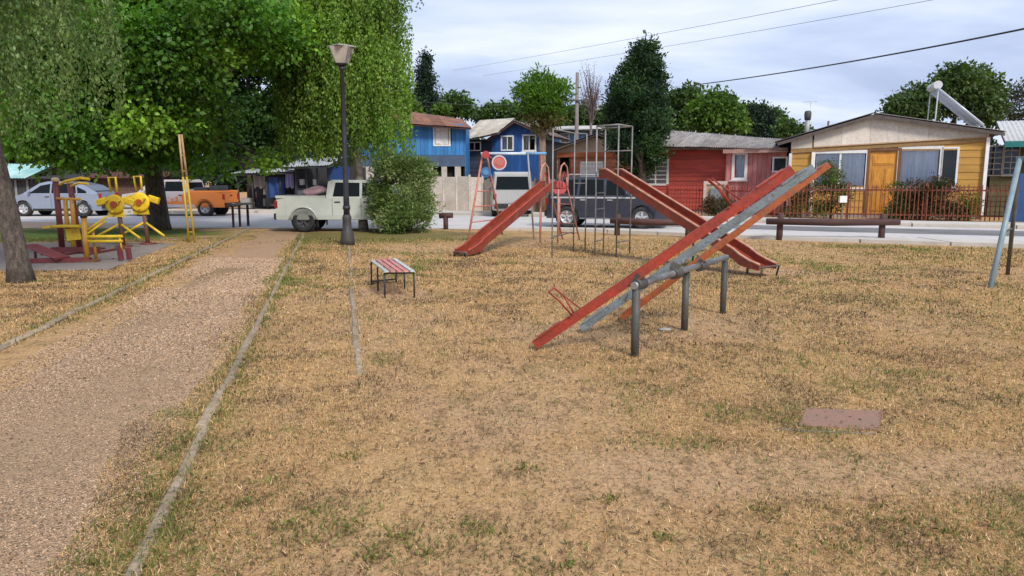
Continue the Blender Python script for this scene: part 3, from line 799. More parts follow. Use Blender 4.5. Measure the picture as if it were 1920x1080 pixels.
BLUEG = M('blue_gate_paint', (0.02,0.075,0.22), (0.015,0.05,0.14), rough=0.5, scale=3)
gA, gB = Vector((*pxy(1903,26.6),0)), Vector((21.6,25.2,0))
T = Thing('blue_gate', 'dark blue sheet metal gate behind the swing at the right border', 'gate', gA, math.atan2(gB.y-gA.y, gB.x-gA.x))
gl = (gB-gA).length
for k in range(8):
    a, b = gl*k/8+0.01, gl*(k+1)/8-0.01
    T.part('gate_panel', MB().box(a, b, -0.015, 0.015, 0.08, 1.78), BLUEG)
T.part('gate_frame', MB().box(0, gl, 0.02, 0.06, 0.1, 0.18).box(0, gl, 0.02, 0.06, 1.6, 1.68).box(-0.06, 0.0, -0.03, 0.05, 0, 1.9).box(gl, gl+0.06, -0.03, 0.05, 0, 1.9), BLUEG)

# --- red house
RED = M('red_board', (0.58,0.085,0.055), (0.36,0.065,0.05), rough=0.65, scale=2.5, amt=0.75, chip=(0.40,0.20,0.16), chips=0.25, streak=(0.5,3,3), bump=0.12)
PINK = M('faded_red_board', (0.64,0.30,0.28), (0.48,0.14,0.125), rough=0.75, scale=2.0, amt=0.8, streak=(2,2,0.6))
H = House('red_house', 'low red plank house with grey sheet roof and a faded pink wing', pxy(1206,37.0), pxy(1477,33.4))
L = H.L
xw = H.at(1368,300)[0]
wl = H.rect(1210,297,1250,344); wp1 = H.rect(1383,291,1400,333); wp2 = H.rect(1452,297,1473,320,-0.4)
zt = H.at(1300,281)[1]
H.part('wall', MB().box(0, L, 0.3, 0.4, 0, zt).box(0, 0.08, 0, 7, 0, zt).box(L-0.08, L, 0, 7, 0, zt), DARKIN)
siding(H, 0, xw, 0.1, zt, 0.20, [wl], RED)
H.part('plinth', MB().box(0, L, -0.04, 0.28, 0, 0.1), MATS['plinth_concrete'])
zt2 = H.at(1420,287,-0.4)[1]
planks(H, xw, L, 0.1, zt2, 0.20, [wp1, wp2], PINK, y=-0.4, seed=4)
H.part('wing_side', MB().box(xw-0.04, xw, -0.42, -0.03, 0.1, zt2), PINK)
window(H, wl, 2, curtains=[CURTW, CURTW], fw=0.10, bars=5)
window(H, wp1, 1, curtains=[CURT], fw=0.12, y=-0.4, sill=True); window(H, wp2, 1, fw=0.07, y=-0.4)
H.part('wing_fascia', MB().box(xw-0.1, L+0.1, -0.78, -0.72, zt2, zt2+0.2), M('pink_fascia', (0.55,0.32,0.27), rough=0.7))
H.part('wing_soffit', MB().box(xw-0.1, L+0.1, -0.715, -0.1, zt2+0.06, zt2+0.10), FASC)
H.part('eave_board', MB().box(-0.3, xw-0.12, -0.56, -0.50, zt, zt+0.13), M('eave_tan', (0.42,0.27,0.2), rough=0.7))
e0 = H.at(1236,273,-0.7); e1 = H.at(1478,281,-0.7); r0 = H.at(1262,246,3.2); r1 = H.at(1462,266,3.2)
sheet_roof(H, (e0[0]-0.9,-0.7,e0[1]), (e1[0],-0.8,e1[1]+0.02), (r1[0]+0.6,3.2,r1[1]+0.05), (r0[0]-0.6,3.2,r0[1]+0.06), 12, ROOFG, FASC, 5)
sheet_roof(H, (r1[0]+0.6,7.0,2.6), (r0[0]-0.6,7.0,2.6), (r0[0]-0.6,3.22,r0[1]+0.02), (r1[0]+0.6,3.22,r1[1]), 8, ROOFG, FASC, 6, name='rear_roof')

# --- brown house with white shutter and a pale blue house behind it
BROWNO = M('rust_board', (0.50,0.18,0.095), (0.31,0.11,0.06), rough=0.7, scale=2.5, streak=(0.6,2,2))
H = House('brown_house', 'rust brown house with a white shutter, half hidden by the dark evergreen', pxy(1044,39.5), pxy(1186,38.0))
L = H.L
zt = H.at(1110,290)[1]
sh = H.rect(1088,303,1131,332); wd_ = H.rect(1050,288,1068,322)
el = H.at(1036,280,-0.4); ap = H.at(1122,250,-0.4); er = H.at(1200,281,-0.4)
zl = seg((el[0], el[1]-0.1), (ap[0], ap[1]-0.1)); zr = seg((ap[0], ap[1]-0.1), (er[0], er[1]-0.1))
H.part('wall', MB().box(0.02, L-0.02, 0.3, 0.4, 0, zt).box(0, 0.08, 0.05, 7, 0, zt).box(L-0.08, L, 0.05, 7, 0, zt), DARKIN)
siding(H, 0, L, 0, zt, 0.24, [sh, wd_], BROWNO)
poly_strips(H, 'gable_panel', 0.0, L, lambda x: zt+0.02, lambda x: min(zl(x), zr(x)), 4, M('putty_panel', (0.52,0.42,0.34), (0.42,0.28,0.19), rough=0.8), -0.06, 0.0)
H.part('trim_beam', MB().box(0, L, -0.1, -0.065, zt-0.12, zt+0.12), M('orange_trim', (0.42,0.12,0.05), rough=0.7))
so = H.part('shutter', MB().box(sh[0], sh[1], -0.03, 0.03, sh[2], sh[3]), WHITE)
n = 9
for k in range(n):
    a = sh[2]+(sh[3]-sh[2])*k/n
    H.part('slat', MB().box(sh[0]+0.05, sh[1]-0.05, -0.055, -0.032, a+0.012, a+(sh[3]-sh[2])/n-0.012), WHITE, so)
window(H, wd_, 1, frame=M('brown_frame', (0.15,0.07,0.04), rough=0.7), fw=0.06)
for s_, e_ in ((-1, el), (1, er)):
    sheet_roof(H, (e_[0],-0.45,e_[1]), (e_[0],7.2,e_[1]), (ap[0]+s_*0.02,7.2,ap[1]), (ap[0]+s_*0.02,-0.45,ap[1]), 7, M('rust_roof', (0.30,0.22,0.18), (0.16,0.09,0.06), rough=0.85, scale=2.5, amt=0.8), FASC, 12+s_)
SKYB = M('sky_blue_board', (0.16,0.31,0.50), (0.11,0.22,0.38), rough=0.65, scale=2)
H = House('pale_blue_house', 'pale blue house showing above the rust brown house roof', pxy(1036,52.0), pxy(1118,51.0))
zt = H.at(1070,246)[1]; L = H.L; wr = H.rect(1052,252,1066,266)
H.part('wall', MB().box(0.02, L-0.02, 0.3, 0.4, 0, zt).box(0, 0.08, 0.05, 6, 0, zt).box(L-0.08, L, 0.05, 6, 0, zt), DARKIN)
planks(H, 0, L, 0, zt, 0.3, [wr], SKYB, seed=8)
window(H, wr, 1, curtains=[CURTW], fw=0.08)
zr_ = H.at(1070,237,2.5)[1]
sheet_roof(H, (-0.4,-0.5,zt+0.05), (L+0.4,-0.5,zt+0.05), (L+0.4,2.5,zr_), (-0.4,2.5,zr_), 6, M('pale_sheet', (0.46,0.45,0.43), (0.34,0.33,0.31), rough=0.7), FASC, 3)

# --- two blue houses left of it
BLUE = M('blue_board', (0.05,0.25,0.60), (0.035,0.17,0.40), rough=0.55, scale=1.8, amt=0.75, chip=(0.12,0.22,0.34), chips=0.25, streak=(2,2,0.3))
NAVY = M('deep_blue_board', (0.018,0.10,0.34), (0.012,0.06,0.2), rough=0.55, scale=1.8, amt=0.6)
SLATE = M('slate_blue_wall', (0.09,0.15,0.26), (0.07,0.10,0.16), rough=0.8, scale=1.5, amt=0.7)
RUST = M('rusty_sheet', (0.33,0.15,0.085), (0.15,0.085,0.07), rough=0.85, scale=1.6, amt=0.8)
H = House('blue_house', 'bright blue two storey plank house with white shuttered window and rusty roof', pxy(672,42.2), pxy(872,42.0))
L = H.L
zt = H.at(820,236)[1]; zb = H.at(820,291)[1]; zc = H.at(820,312)[1]; zd = H.at(820,331)[1]
wr = H.rect(815,238,842,271)
H.part('wall', MB().box(0.02, L-0.02, 0.3, 0.4, 0, zt).box(0, 0.08, 0.05, 2.5, 0, zt).box(L-0.08, L, 0.05, 2.5, 0, zt), DARKIN)
H.part('side_wall', MB().box(L, L+0.05, 0.04, 2.5, 0, zt), BLUE)
planks(H, 0, L, zb, zt+0.1, 0.22, [wr], BLUE, seed=5)
H.part('lower_wall', MB().box(0, L, -0.05, 0.05, zc, zb-0.01), SLATE)
ops = []
for a, b in ((812,828),(838,853),(864,880)):
    x0, x1, z0, z1 = H.rect(a,316,b,329); ops.append((x0, x1, z0, z1))
PALEW = M('pale_render', (0.60,0.55,0.49), (0.42,0.37,0.32), rough=0.85, scale=1.4, amt=0.7)
cuts = spans(0, L, [(a, b) for a, b, c, d in ops])
for a, b in cuts: H.part('pier', MB().box(a, b, -0.04, 0.06, zd-0.02, zc-0.01), PALEW)
H.part('base_wall', MB().box(0, L, -0.06, 0.06, 0, zd-0.022), PALEW)
wo_ = window(H, wr, 2, fw=0.09)
for k in (0, 1):
    a = wr[0]+(wr[1]-wr[0])*k/2+0.03; b = wr[0]+(wr[1]-wr[0])*(k+1)/2-0.03
    H.part('shutter', MB().box(a, b, -0.05, -0.01, wr[2]+0.02, wr[3]-0.02), WHITE, wo_)
    for j in range(5):
        za_ = wr[2]+0.08+(wr[3]-wr[2]-0.12)*j/5
        H.part('slat', MB().box(a+0.05, b-0.05, -0.065, -0.052, za_, za_+(wr[3]-wr[2])/5-0.06), WHITE, wo_)
e0 = H.at(676,226,-0.7); e1 = H.at(884,240,-0.7); r0 = H.at(672,196,2.6); r1 = H.at(866,224,2.6)
sheet_roof(H, (e0[0],-0.7,e0[1]), (e1[0],-0.7,e1[1]), (r1[0],2.6,r1[1]), (r0[0],2.6,r0[1]), 9, RUST, M('plum_deck', (0.10,0.055,0.055), rough=0.9), 21)

H = House('deep_blue_house', 'deep blue house with a grey lean-to roof and white framed windows', pxy(862,46.0), pxy(1016,44.5))
L = H.L
xg = H.at(922,300)[0]; zt = H.at(960,262)[1]; zlow = H.at(900,262)[1]
w1 = H.rect(942,257,961,280); w2 = H.rect(982,255,1003,281); w0 = H.rect(878,268,900,281)
ge = H.at(912,262,-0.5); ga = H.at(964,227,-0.5); gr = H.at(1022,252,-0.5)
zl = seg((ge[0], ge[1]-0.1), (ga[0], ga[1]-0.1)); zr = seg((ga[0], ga[1]-0.1), (gr[0], gr[1]-0.1))
rf = lambda x: min(zl(x), zr(x))
H.part('wall', MB().box(0.02, L-0.02, 0.3, 0.4, 0, zlow).box(0, 0.08, 0.05, 6.5, 0, zlow).box(L-0.08, L, 0.05, 6.5, 0, zlow), DARKIN)
planks(H, xg, L, 0, rf, 0.24, [w1, w2], NAVY, seed=7)
siding(H, 0, xg, 0, zlow, 0.25, [w0], M('dark_slate_board', (0.04,0.05,0.085), (0.03,0.03,0.05), rough=0.7), y=0.05)
window(H, w1, 2, curtains=[CURT, CURTW], fw=0.09); window(H, w2, 2, curtains=[CURTW, None], fw=0.09, sill=True); window(H, w0, 2, fw=0.06, y=0.05)
PALEROOF = M('pale_fibre_sheet', (0.50,0.47,0.40), (0.33,0.30,0.26), rough=0.85, scale=1.6, amt=0.7)
a = H.at(862,264,-0.9); b = H.at(934,252,-0.9); c = H.at(966,222,2.4); d = H.at(900,226,2.4)
sheet_roof(H, (a[0],-0.9,a[1]), (b[0],-0.9,b[1]+0.1), (c[0],2.4,c[1]), (d[0],2.4,d[1]), 6, PALEROOF, FASC, 31, name='lean_to_roof')
PLUM = M('plum_roof', (0.12,0.08,0.08), (0.22,0.16,0.14), rough=0.85, scale=2, amt=0.7)
for s_, e_ in ((-1, ge), (1, gr)):
    sheet_roof(H, (e_[0],-0.5,e_[1]), (e_[0],6.5,e_[1]), (ga[0]+s_*0.02,6.5,ga[1]), (ga[0]+s_*0.02,-0.5,ga[1]), 6, PLUM, M('plum_deck', (0.10,0.055,0.055)), 33+s_)

# --- pale boundary wall and weathered boards in front of the blue houses
def panel_wall(name, label, A, B, n, h, mt, cat='wall', post=0.1):
    A = Vector((*A, 0)); B = Vector((*B, 0)); L_ = (B-A).length
    T = Thing(name, label, cat, A, math.atan2(B.y-A.y, B.x-A.x))
    r = random.Random(7)
    for k in range(n):
        T.part('panel', MB().box(L_*k/n+post/2, L_*(k+1)/n-post/2, -0.03, 0.03, 0.0, h+r.uniform(-0.04, 0.04)), mt)
    for k in range(n+1):
        T.part('post', MB().box(L_*k/n-post/2+0.003, L_*k/n+post/2-0.003, -0.06, 0.06, 0, h+0.08), mt)
    return T
panel_wall('concrete_wall', 'pale concrete panel wall under the bright blue house', pxy(690,38.6), pxy(905,37.6), 9, 1.72, PALEW)
T = Thing('board_fence', 'weathered grey board fence in front of the deep blue house', 'fence', (*pxy(908,37.4),0), math.atan2(-1.2, 3.2))
GREYW = M('weathered_timber', (0.27,0.225,0.185), (0.16,0.13,0.105), rough=0.9, scale=3, streak=(2,2,0.4), amt=0.7)
for k in range(26):
    T.part('fence_board', MB().box(k*0.155, k*0.155+0.14, -0.012, 0.012, 0, 1.55+0.09*math.sin(k*2.3)), GREYW)
T.part('rail', MB().box(0, 4.0, 0.016, 0.06, 0.4, 0.48).box(0, 4.0, 0.016, 0.06, 1.2, 1.28), GREYW)

# --- garden fences of the red and mustard houses
def picket_fence(name, label, A, B, h, gap, mt, wd=0.034, seed=2):
    A = Vector((*A, 0)); B = Vector((*B, 0)); L_ = (B-A).length; r = random.Random(seed)
    T = Thing(name, label, 'fence', A, math.atan2(B.y-A.y, B.x-A.x))
    n = int(L_/gap)
    me = MB().prism([(-wd/2, 0.06), (wd/2, 0.06), (wd/2, h-0.04), (0, h+0.02), (-wd/2, h-0.04)], -0.012, 0.012).mesh('picket', mt)
    for k in range(n+1):
        T.share('picket', me, (L_*k/n, 0, r.uniform(-0.02, 0.02)), rot=(0, r.uniform(-0.015, 0.015), 0), scale=(1, 1, r.uniform(0.97, 1.02)))
    T.part('top_rail', MB().box(0, L_, 0.014, 0.05, h-0.24, h-0.18), mt); T.part('bottom_rail', MB().box(0, L_, 0.014, 0.05, 0.2, 0.26), mt)
    for k in range(int(L_/2.2)+1):
        T.part('post', MB().box(L_*k/max(1,int(L_/2.2))-0.04, L_*k/max(1,int(L_/2.2))+0.04, 0.052, 0.13, 0, h+0.06), mt)
    return T
RUSTF = M('red_oxide_paint', (0.25,0.062,0.03), (0.14,0.045,0.025), rough=0.7, scale=4, amt=0.7)
picket_fence('picket_fence', 'red-brown picket fence round the mustard house garden', pxy(1455,30.2), pxy(1898,27.2), 1.38, 0.145, RUSTF)
picket_fence('picket_fence', 'red picket fence in front of the red house', pxy(1250,33.6), pxy(1318,32.5), 1.3, 0.14, M('red_fence_paint', (0.34,0.05,0.03), (0.22,0.04,0.03), rough=0.7), seed=5)
picket_fence('picket_fence', 'red picket fence between the pale meter panel and the mustard house', pxy(1362,31.8), pxy(1452,30.3), 1.3, 0.14, MATS['red_fence_paint'], seed=6)
A = pxy(1320,32.3)
T = Thing('meter_cabinet', 'pale framed meter panel set between the red fences', 'panel', (*A, 0), -0.33)
x1 = 0.98
T.part('frame', MB().box(0, 0.12, -0.05, 0.05, 0, 1.5).box(x1-0.12, x1, -0.05, 0.05, 0, 1.5).box(0.12, x1-0.12, -0.05, 0.05, 1.36, 1.5), M('pale_pink_frame', (0.55,0.42,0.36), rough=0.7))
T.part('back_board', MB().box(0.12, x1-0.12, 0.0, 0.04, 0, 1.36), M('beige_board', (0.45,0.38,0.28), (0.3,0.22,0.14), rough=0.8, amt=0.8))
T.part('meter_box', MB().box(0.3, 0.68, -0.13, -0.002, 0.72, 1.2), M('grey_box', (0.2,0.21,0.22), rough=0.5))
c = D(1580,374,29.2)
T = Thing('meter_box', 'small white meter box on a post in the mustard house garden', 'box', (c.x, 29.2, 0))
T.part('post', MB().box(-0.03, 0.03, -0.03, 0.03, 0, c.z-0.12), GREYW); T.part('case', MB().box(-0.14, 0.14, -0.08, 0.06, c.z-0.12, c.z+0.14), WHITE)

# --- stalls and sheds across the road on the left
DKIN = M('dark_boards', (0.05,0.048,0.055), (0.03,0.03,0.035), rough=0.85)
H = House('market_kiosk', 'dark market kiosk with grey awning and blue side panel behind the white pickup', pxy(556,38.0), pxy(655,37.6), 'kiosk')
L = H.L; zt = H.at(600,312)[1]
xb = H.at(616,330)[0]
H.part('wall', MB().box(0, L, 2.4, 2.5, 0, zt).box(0, 0.06, 0.05, 2.4, 0, zt), DKIN)
for k in range(4): H.part('board', MB().box(0.02+k*0.0, xb, -0.03, 0.03, 0.05+k*0.25, 0.28+k*0.25), M('slate_board', (0.09,0.10,0.12), rough=0.8))
H.part('blue_panel', MB().box(xb+0.05, L, -0.04, 0.02, 0.0, zt), M('blue_tarp', (0.015,0.06,0.22), (0.01,0.04,0.14), rough=0.5))
for k in range(4): H.part('post', MB().box(xb*k/3-0.04, xb*k/3+0.04, -0.12, -0.04, 0, zt), DKIN)
z2 = H.at(600,296,1.2)[1]
sheet_roof(H, (-0.4,-0.9,zt-0.05), (xb+0.4,-0.9,zt+0.02), (xb+0.4,1.2,z2), (-0.1,1.2,z2-0.05), 5, M('grey_awning', (0.34,0.36,0.38), (0.2,0.21,0.23), rough=0.7), DKIN, 41, name='awning')
for u in (562, 588):
    x0, x1, z0, z1 = H.rect(u,336,u+8,347,0.3)
    H.part('counter_item', MB().box(x0, x1, 0.2, 0.4, z0, z1), WHITE)
H.part('counter', MB().box(0.05, xb, 0.05, 0.6, 1.05, 1.12), DKIN)
H = House('tarp_stall', 'open stall with thin posts, grey sheet roof and hanging blue tarp', pxy(446,38.6), pxy(552,38.4), 'stall')
L = H.L; zt = H.at(500,326)[1]
for k in range(5): H.part('post', MB().tube([(L*k/4, 0, 0), (L*k/4, 0, zt)], 0.045, 6), DKIN)
sheet_roof(H, (-0.2,-0.4,zt), (L+0.1,-0.4,zt+0.1), (L+0.1,2.4,zt+0.35), (-0.2,2.4,zt+0.25), 4, MATS['grey_awning'], DKIN, 51)
H.part('back_wall', MB().box(0, L, 2.2, 2.26, 0, zt), DKIN)
def cloth(H, x0, x1, z0, z1, y, mt, name='tarp', seed=1):
    r = random.Random(seed); n, m = 12, 6; vv = []
    ph = r.random()*6
    for j in range(m+1):
        for i in range(n+1):
            vv.append((x0+(x1-x0)*i/n, y+0.06*math.sin(i*1.3+ph+j*0.25)+0.02*math.sin(i*3.1), z0+(z1-z0)*j/m - (0.05*math.sin(i*0.9+ph) if j == 0 else 0)))
    fs = [(j*(n+1)+i, j*(n+1)+i+1, (j+1)*(n+1)+i+1, (j+1)*(n+1)+i) for j in range(m) for i in range(n)]
    mb = MB(); mb.add(vv, fs, True); return H.part(name, mb, mt)
x0, x1, z0, z1 = H.rect(496,332,534,372); cloth(H, x0, x1, z0, z1, 0.1, MATS['blue_tarp'])
x0, x1, z0, z1 = H.rect(537,318,554,352); cloth(H, x0, x1, z0, z1, -0.2, M('lilac_cloth', (0.36,0.32,0.48), (0.2,0.16,0.4), rough=0.8), 'hanging_cloth', 2)
x0, x1, z0, z1 = H.rect(470,330,494,352); cloth(H, x0, x1, z0, z1, 0.3, M('beige_cloth', (0.4,0.36,0.32), rough=0.8), 'hanging_cloth', 3)
for i, (u, v, w_, h_, c_) in enumerate([(462,372,0.5,0.5,(0.4,0.4,0.4)),(505,372,0.6,0.4,(0.10,0.12,0.13)),(500,352,0.3,0.35,(0.45,0.47,0.45)),(530,380,0.7,0.4,(0.25,0.16,0.09))]):
    x, z = H.at(u, v, 0.6)
    H.part('stall_box', MB().box(x-w_/2, x+w_/2, 0.5, 1.0, max(0.05, z-h_), max(0.1+h_, z)), M('stall_box_%d' % i, c_, rough=0.8))
H = House('shed', 'dark timber shed with a white and turquoise roof behind the silver car', pxy(-120,39.5), pxy(150,39.0), 'shed')
L = H.L; zt = H.at(60,334)[1]
H.part('wall', MB().box(0, L, 0.1, 0.2, 0, zt).box(0, 0.1, 0.2, 4, 0, zt).box(L-0.1, L, 0.2, 4, 0, zt), DKIN)
planks(H, 0, L, 0, zt, 0.22, [], M('charcoal_board', (0.055,0.055,0.06), (0.04,0.035,0.035), rough=0.85), y=0.05, seed=3)
for u in (30, 52, 75): 
    x = H.at(u,350)[0]; H.part('stud', MB().box(x-0.06, x+0.06, -0.03, 0.0, 0.1, zt), M('grey_stud', (0.25,0.25,0.26), rough=0.8))
z2 = H.at(40,308,2.0)[1]; x2 = H.at(48,320,-0.4)[0]
sheet_roof(H, (-0.4,-0.4,zt), (x2,-0.4,zt), (x2,2.0,z2), (-0.4,2.0,z2), 6, M('turquoise_sheet', (0.45,0.62,0.6), (0.16,0.42,0.42), rough=0.6, scale=1.2, amt=0.6), DKIN, 61)
H.part('low_roof', MB().slab([(x2+0.05,-0.4,zt+0.02),(L+0.3,-0.4,zt+0.02),(L+0.3,4,zt+0.3),(x2+0.05,4,zt+0.3)], 0.06), DKIN)
H = House('brown_shed', 'low brown timber shed between the silver car and the maple trunk', pxy(168,40.0), pxy(300,39.6), 'shed')
L = H.L; zt = H.at(200,332)[1]
siding(H, 0, L, 0, zt, 0.25, [], M('umber_board', (0.13,0.07,0.05), (0.08,0.045,0.035), rough=0.8))
H.part('roof', MB().slab([(-0.3,-0.5,zt+0.02),(L+0.3,-0.5,zt+0.02),(L+0.3,3,zt+0.5),(-0.3,3,zt+0.5)], 0.08), M('wine_roof', (0.14,0.05,0.05), rough=0.8))
H.part('wall', MB().box(0, L, 2.8, 2.9, 0, zt).box(0, 0.05, 0.03, 2.8, 0, zt).box(L-0.05, L, 0.03, 2.8, 0, zt), DKIN)
H = House('gabled_house', 'narrow light blue gabled house glimpsed through the trees above the kiosk', pxy(566,50.0), pxy(625,49.8))
L = H.L; zt = H.at(595,285)[1]; za_ = H.at(595,236)[1]
gz = lambda x: zt+(za_-zt)*(1-abs(x-L/2)/(L/2))
wr = H.rect(588,272,602,290)
planks(H, 0, L, 0, gz, 0.25, [wr], SKYB, seed=2); window(H, wr, 1, fw=0.07, curtains=[CURTW])
H.part('wall', MB().box(0.02, L-0.02, 0.3, 0.4, 0, zt).box(0, 0.06, 0.03, 5, 0, zt).box(L-0.06, L, 0.03, 5, 0, zt), DARKIN)
for s_, xe in ((-1, -0.2), (1, L+0.2)):
    sheet_roof(H, (xe,-0.4,zt-0.2), (xe,5.2,zt-0.2), (L/2,5.2,za_+0.12), (L/2,-0.4,za_+0.12), 5, M('slate_sheet', (0.14,0.16,0.2), rough=0.7), DKIN, 70+s_)
# ------------------------------------------------------------------ trees and shrubs
LEAF = M_attr('leaves', 0.5, 0.32, 0.35)
BARK = M('bark', (0.155,0.125,0.10), (0.045,0.035,0.028), rough=0.95, scale=7, amt=0.85, streak=(2.2,2.2,0.8), bump=1.0, bscale=22, fine=0.6)
BARKR = M('red_bark', (0.16,0.085,0.055), (0.09,0.05,0.04), rough=0.95, scale=5, amt=0.8, streak=(3,3,0.7), bump=0.8, bscale=18, fine=0.3)
BIRCH = M('birch_bark', (0.36,0.32,0.27), (0.10,0.08,0.07), rough=0.85, scale=4, amt=0.7, streak=(0.7,0.7,3), bump=0.4)
def unit(a): return a/np.maximum(np.linalg.norm(a, axis=1, keepdims=True), 1e-6)
def mottle(p, k):                                         # broad lighter and darker masses put into the leaf colour by smooth noise
    return (1-k+2*k*(0.6*vnoise(p[:,0]*0.55+p[:,1]*0.35, p[:,2]*0.6, 71)+0.4*vnoise(p[:,0]*1.5-p[:,1]*0.6, p[:,2]*1.3, 72)))[:, None]
def leaf_quads(p, ax, size, asp, r):
    n = len(p); ax = unit(ax)
    sd_ = unit(np.cross(ax, r.normal(size=(n,3))))
    V = np.empty((n,4,3)); s_ = size[:,None]
    mid = p + ax*s_*0.45
    V[:,0] = p; V[:,1] = mid + sd_*s_*asp*0.5; V[:,2] = p + ax*s_; V[:,3] = mid - sd_*s_*asp*0.5
    return V.reshape(-1,3)
def clump_leaves(clumps, twigs_per_m2, lpt, size, asp, pal, r, sig=0.2, droop=0.3, var=0.22, shell=0.5, tone=0.2):
    P_, A_, C_ = [], [], []
    pal = np.array(pal)
    for c, rad in clumps:
        c = np.array(c); rad = np.array(rad if hasattr(rad, '__len__') else (rad, rad, rad), float)
        nt_ = max(6, int(twigs_per_m2*4*np.pi*np.mean(rad)**2))
        d = unit(r.normal(size=(nt_,3)))
        q = d*(shell+(1-shell)*r.random((nt_,1))**0.6)*(1+0.18*r.normal(size=(nt_,1)))
        tw = c + q*rad
        base = pal[r.integers(0, len(pal), 1)][0]*r.uniform(1-tone, 1+tone)
        pc = 0.65*base + 0.35*pal[r.integers(0, len(pal), nt_)]
        pp = np.repeat(tw, lpt, 0) + r.normal(size=(nt_*lpt,3))*sig*np.array([1,1,0.7])
        aa = np.repeat(d, lpt, 0)*0.7 + r.normal(size=(nt_*lpt,3))*0.6 + np.array([0,0,-droop])
        P_.append(pp); A_.append(aa); C_.append(np.repeat(pc, lpt, 0)*r.uniform(1-var, 1+var, (nt_*lpt,1)))
    P_, A_, C_ = np.concatenate(P_), np.concatenate(A_), np.concatenate(C_)
    return leaf_quads(P_, A_, r.uniform(0.5, 1.45, len(P_))*size, asp, r), C_*mottle(P_, 0.3)
def strand_leaves(starts, lens, per_m, size, asp, pal, r, sway=0.12):
    P_, A_, C_ = [], [], []; pal = np.array(pal)
    for s0, L_ in zip(starts, lens):
        n = max(4, int(L_*per_m)); t_ = r.random(n)*L_
        ph = r.random()*6; a = r.random()*6.28; am = sway*r.random()
        off = am*np.sin(t_*1.3+ph)
        p = np.stack([s0[0]+off*math.cos(a), s0[1]+off*math.sin(a), s0[2]-t_], 1) + r.normal(size=(n,3))*np.array([0.055,0.055,0.02])
        P_.append(p); A_.append(np.array([0,0,-1.0])+r.normal(size=(n,3))*0.45)
        C_.append((0.6*pal[r.integers(0,len(pal))]+0.4*pal[r.integers(0,len(pal),n)])*r.uniform(0.75,1.3,(n,1)))
    P_, A_, C_ = np.concatenate(P_), np.concatenate(A_), np.concatenate(C_)
    return leaf_quads(P_, A_, r.uniform(0.55,1.4,len(P_))*size, asp, r), C_*mottle(P_, 0.5)
def limbs(trunk, radii, ends, r, lowest=1):
    """tapered trunk through the points, and a curved limb from it to each end"""
    mb = MB().tube(trunk, radii, 10)
    tr = [Vector(p) for p in trunk]
    for e in ends:
        e = Vector(e); i = min(range(len(tr)), key=lambda j: abs(tr[j].z-(e.z-0.6*(e-tr[-1]).length*0.5-0.6)))
        i = max(lowest, min(i, len(tr)-1)); s0 = tr[i]; r0 = radii[i]*0.42
        m1 = s0.lerp(e, 0.4)+Vector((r.normal()*0.15, r.normal()*0.15, 0.25)); m2 = s0.lerp(e, 0.75)+Vector((r.normal()*0.12, r.normal()*0.12, 0.2))
        mb.tube([s0, m1, m2, e], [r0, r0*0.7, r0*0.4, 0.012], 6, cap=False)
    return mb
def tree(name, label, trunk, radii, ends, parts, bark=BARK, seed=1, group=None, cat='tree', crown='crown', lowest=1):
    r = np.random.default_rng(seed)
    T = Thing(name, label, cat, (trunk[0][0], trunk[0][1], 0), 0, group)
    T.part('trunk', limbs(trunk, radii, ends, r, lowest), bark, world=True)
    V = np.concatenate([p[0] for p in parts]); C = np.concatenate([p[1] for p in parts])
    V = V - np.array([trunk[0][0], trunk[0][1], 0])
    link(crown, np_mesh(crown, V, 4, LEAF, C), T.o)
    return T
def ell_clumps(c, rad, n, cr, r, zmin=None):
    out = []; c = np.array(c); rad = np.array(rad)
    while len(out) < n:
        d = r.normal(size=3); d /= np.linalg.norm(d)
        p = c + d*rad*(0.45+0.55*r.random()**0.5)
        q = cr*r.uniform(0.7, 1.25)
        if zmin is not None and p[2]-q*0.75 < zmin: p[2] = zmin+q*0.75
        out.append((p, (q*1.1, q*1.1, q*0.8)))
    return out
def V3(*a): return np.array(a, float)

# broad maple standing on the grass strip by the road
b = G(297,431); r = np.random.default_rng(21)
MAPLE = [(0.08,0.205,0.016),(0.105,0.245,0.02),(0.055,0.15,0.016),(0.16,0.28,0.03),(0.07,0.175,0.025)]
cl_ = ell_clumps((-10.9,22.4,5.2), (4.6,3.6,3.2), 62, 1.05, r, 2.05)
def seen(c): return 960+FPX*c[0]/c[1], 335-FPX*(c[2]-EYE)/c[1]
def hollow(c):                                           # the crown is open on the right side of the trunk: one looks through to the dark tree behind
    u, v = seen(c); return 375 < u < 540 and 100 < v < 300
cl_ = [(c, q) for c, q in cl_ if not hollow(c)]
cl_ += [(np.array(D(u,v,y)), (q,q,q*0.6)) for u,v,y,q in [(110,290,20.5,.75),(190,285,20,.8),(240,300,20.5,.6),(310,285,21,.7),(350,300,21.5,.6),(160,230,19.5,.9),(270,230,19,.95),(90,250,21,.9),(520,90,20.5,.9),(440,60,20,1.0),(390,90,19.5,.8),(545,50,21,.9),(300,60,19,1.0),(330,150,19,.8),(250,130,18.6,.8),(210,60,18.6,.9),(345,215,19.5,.7),(480,20,19.5,.9),(395,15,19,.9),(420,312,22.5,.45),(500,300,22.5,.5)]]
tree('maple_tree', 'broad bright green maple with a thick trunk on the grass strip by the road',
     [(b.x,b.y,-0.05),(b.x+0.02,b.y,0.25),(b.x+0.0,b.y,1.0),(b.x-0.05,b.y,2.0),(b.x+0.05,b.y-0.1,3.4),(b.x+0.1,b.y,5.5),(b.x,b.y,8.0)], [0.42,0.34,0.29,0.27,0.24,0.17,0.06],
     [c for c, q in cl_[::2]], [clump_leaves(cl_, 15, 11, 0.13, 0.7, MAPLE, r, sig=0.15, shell=0.35, var=0.35, tone=0.5)], seed=2, bark=BARK, lowest=4)
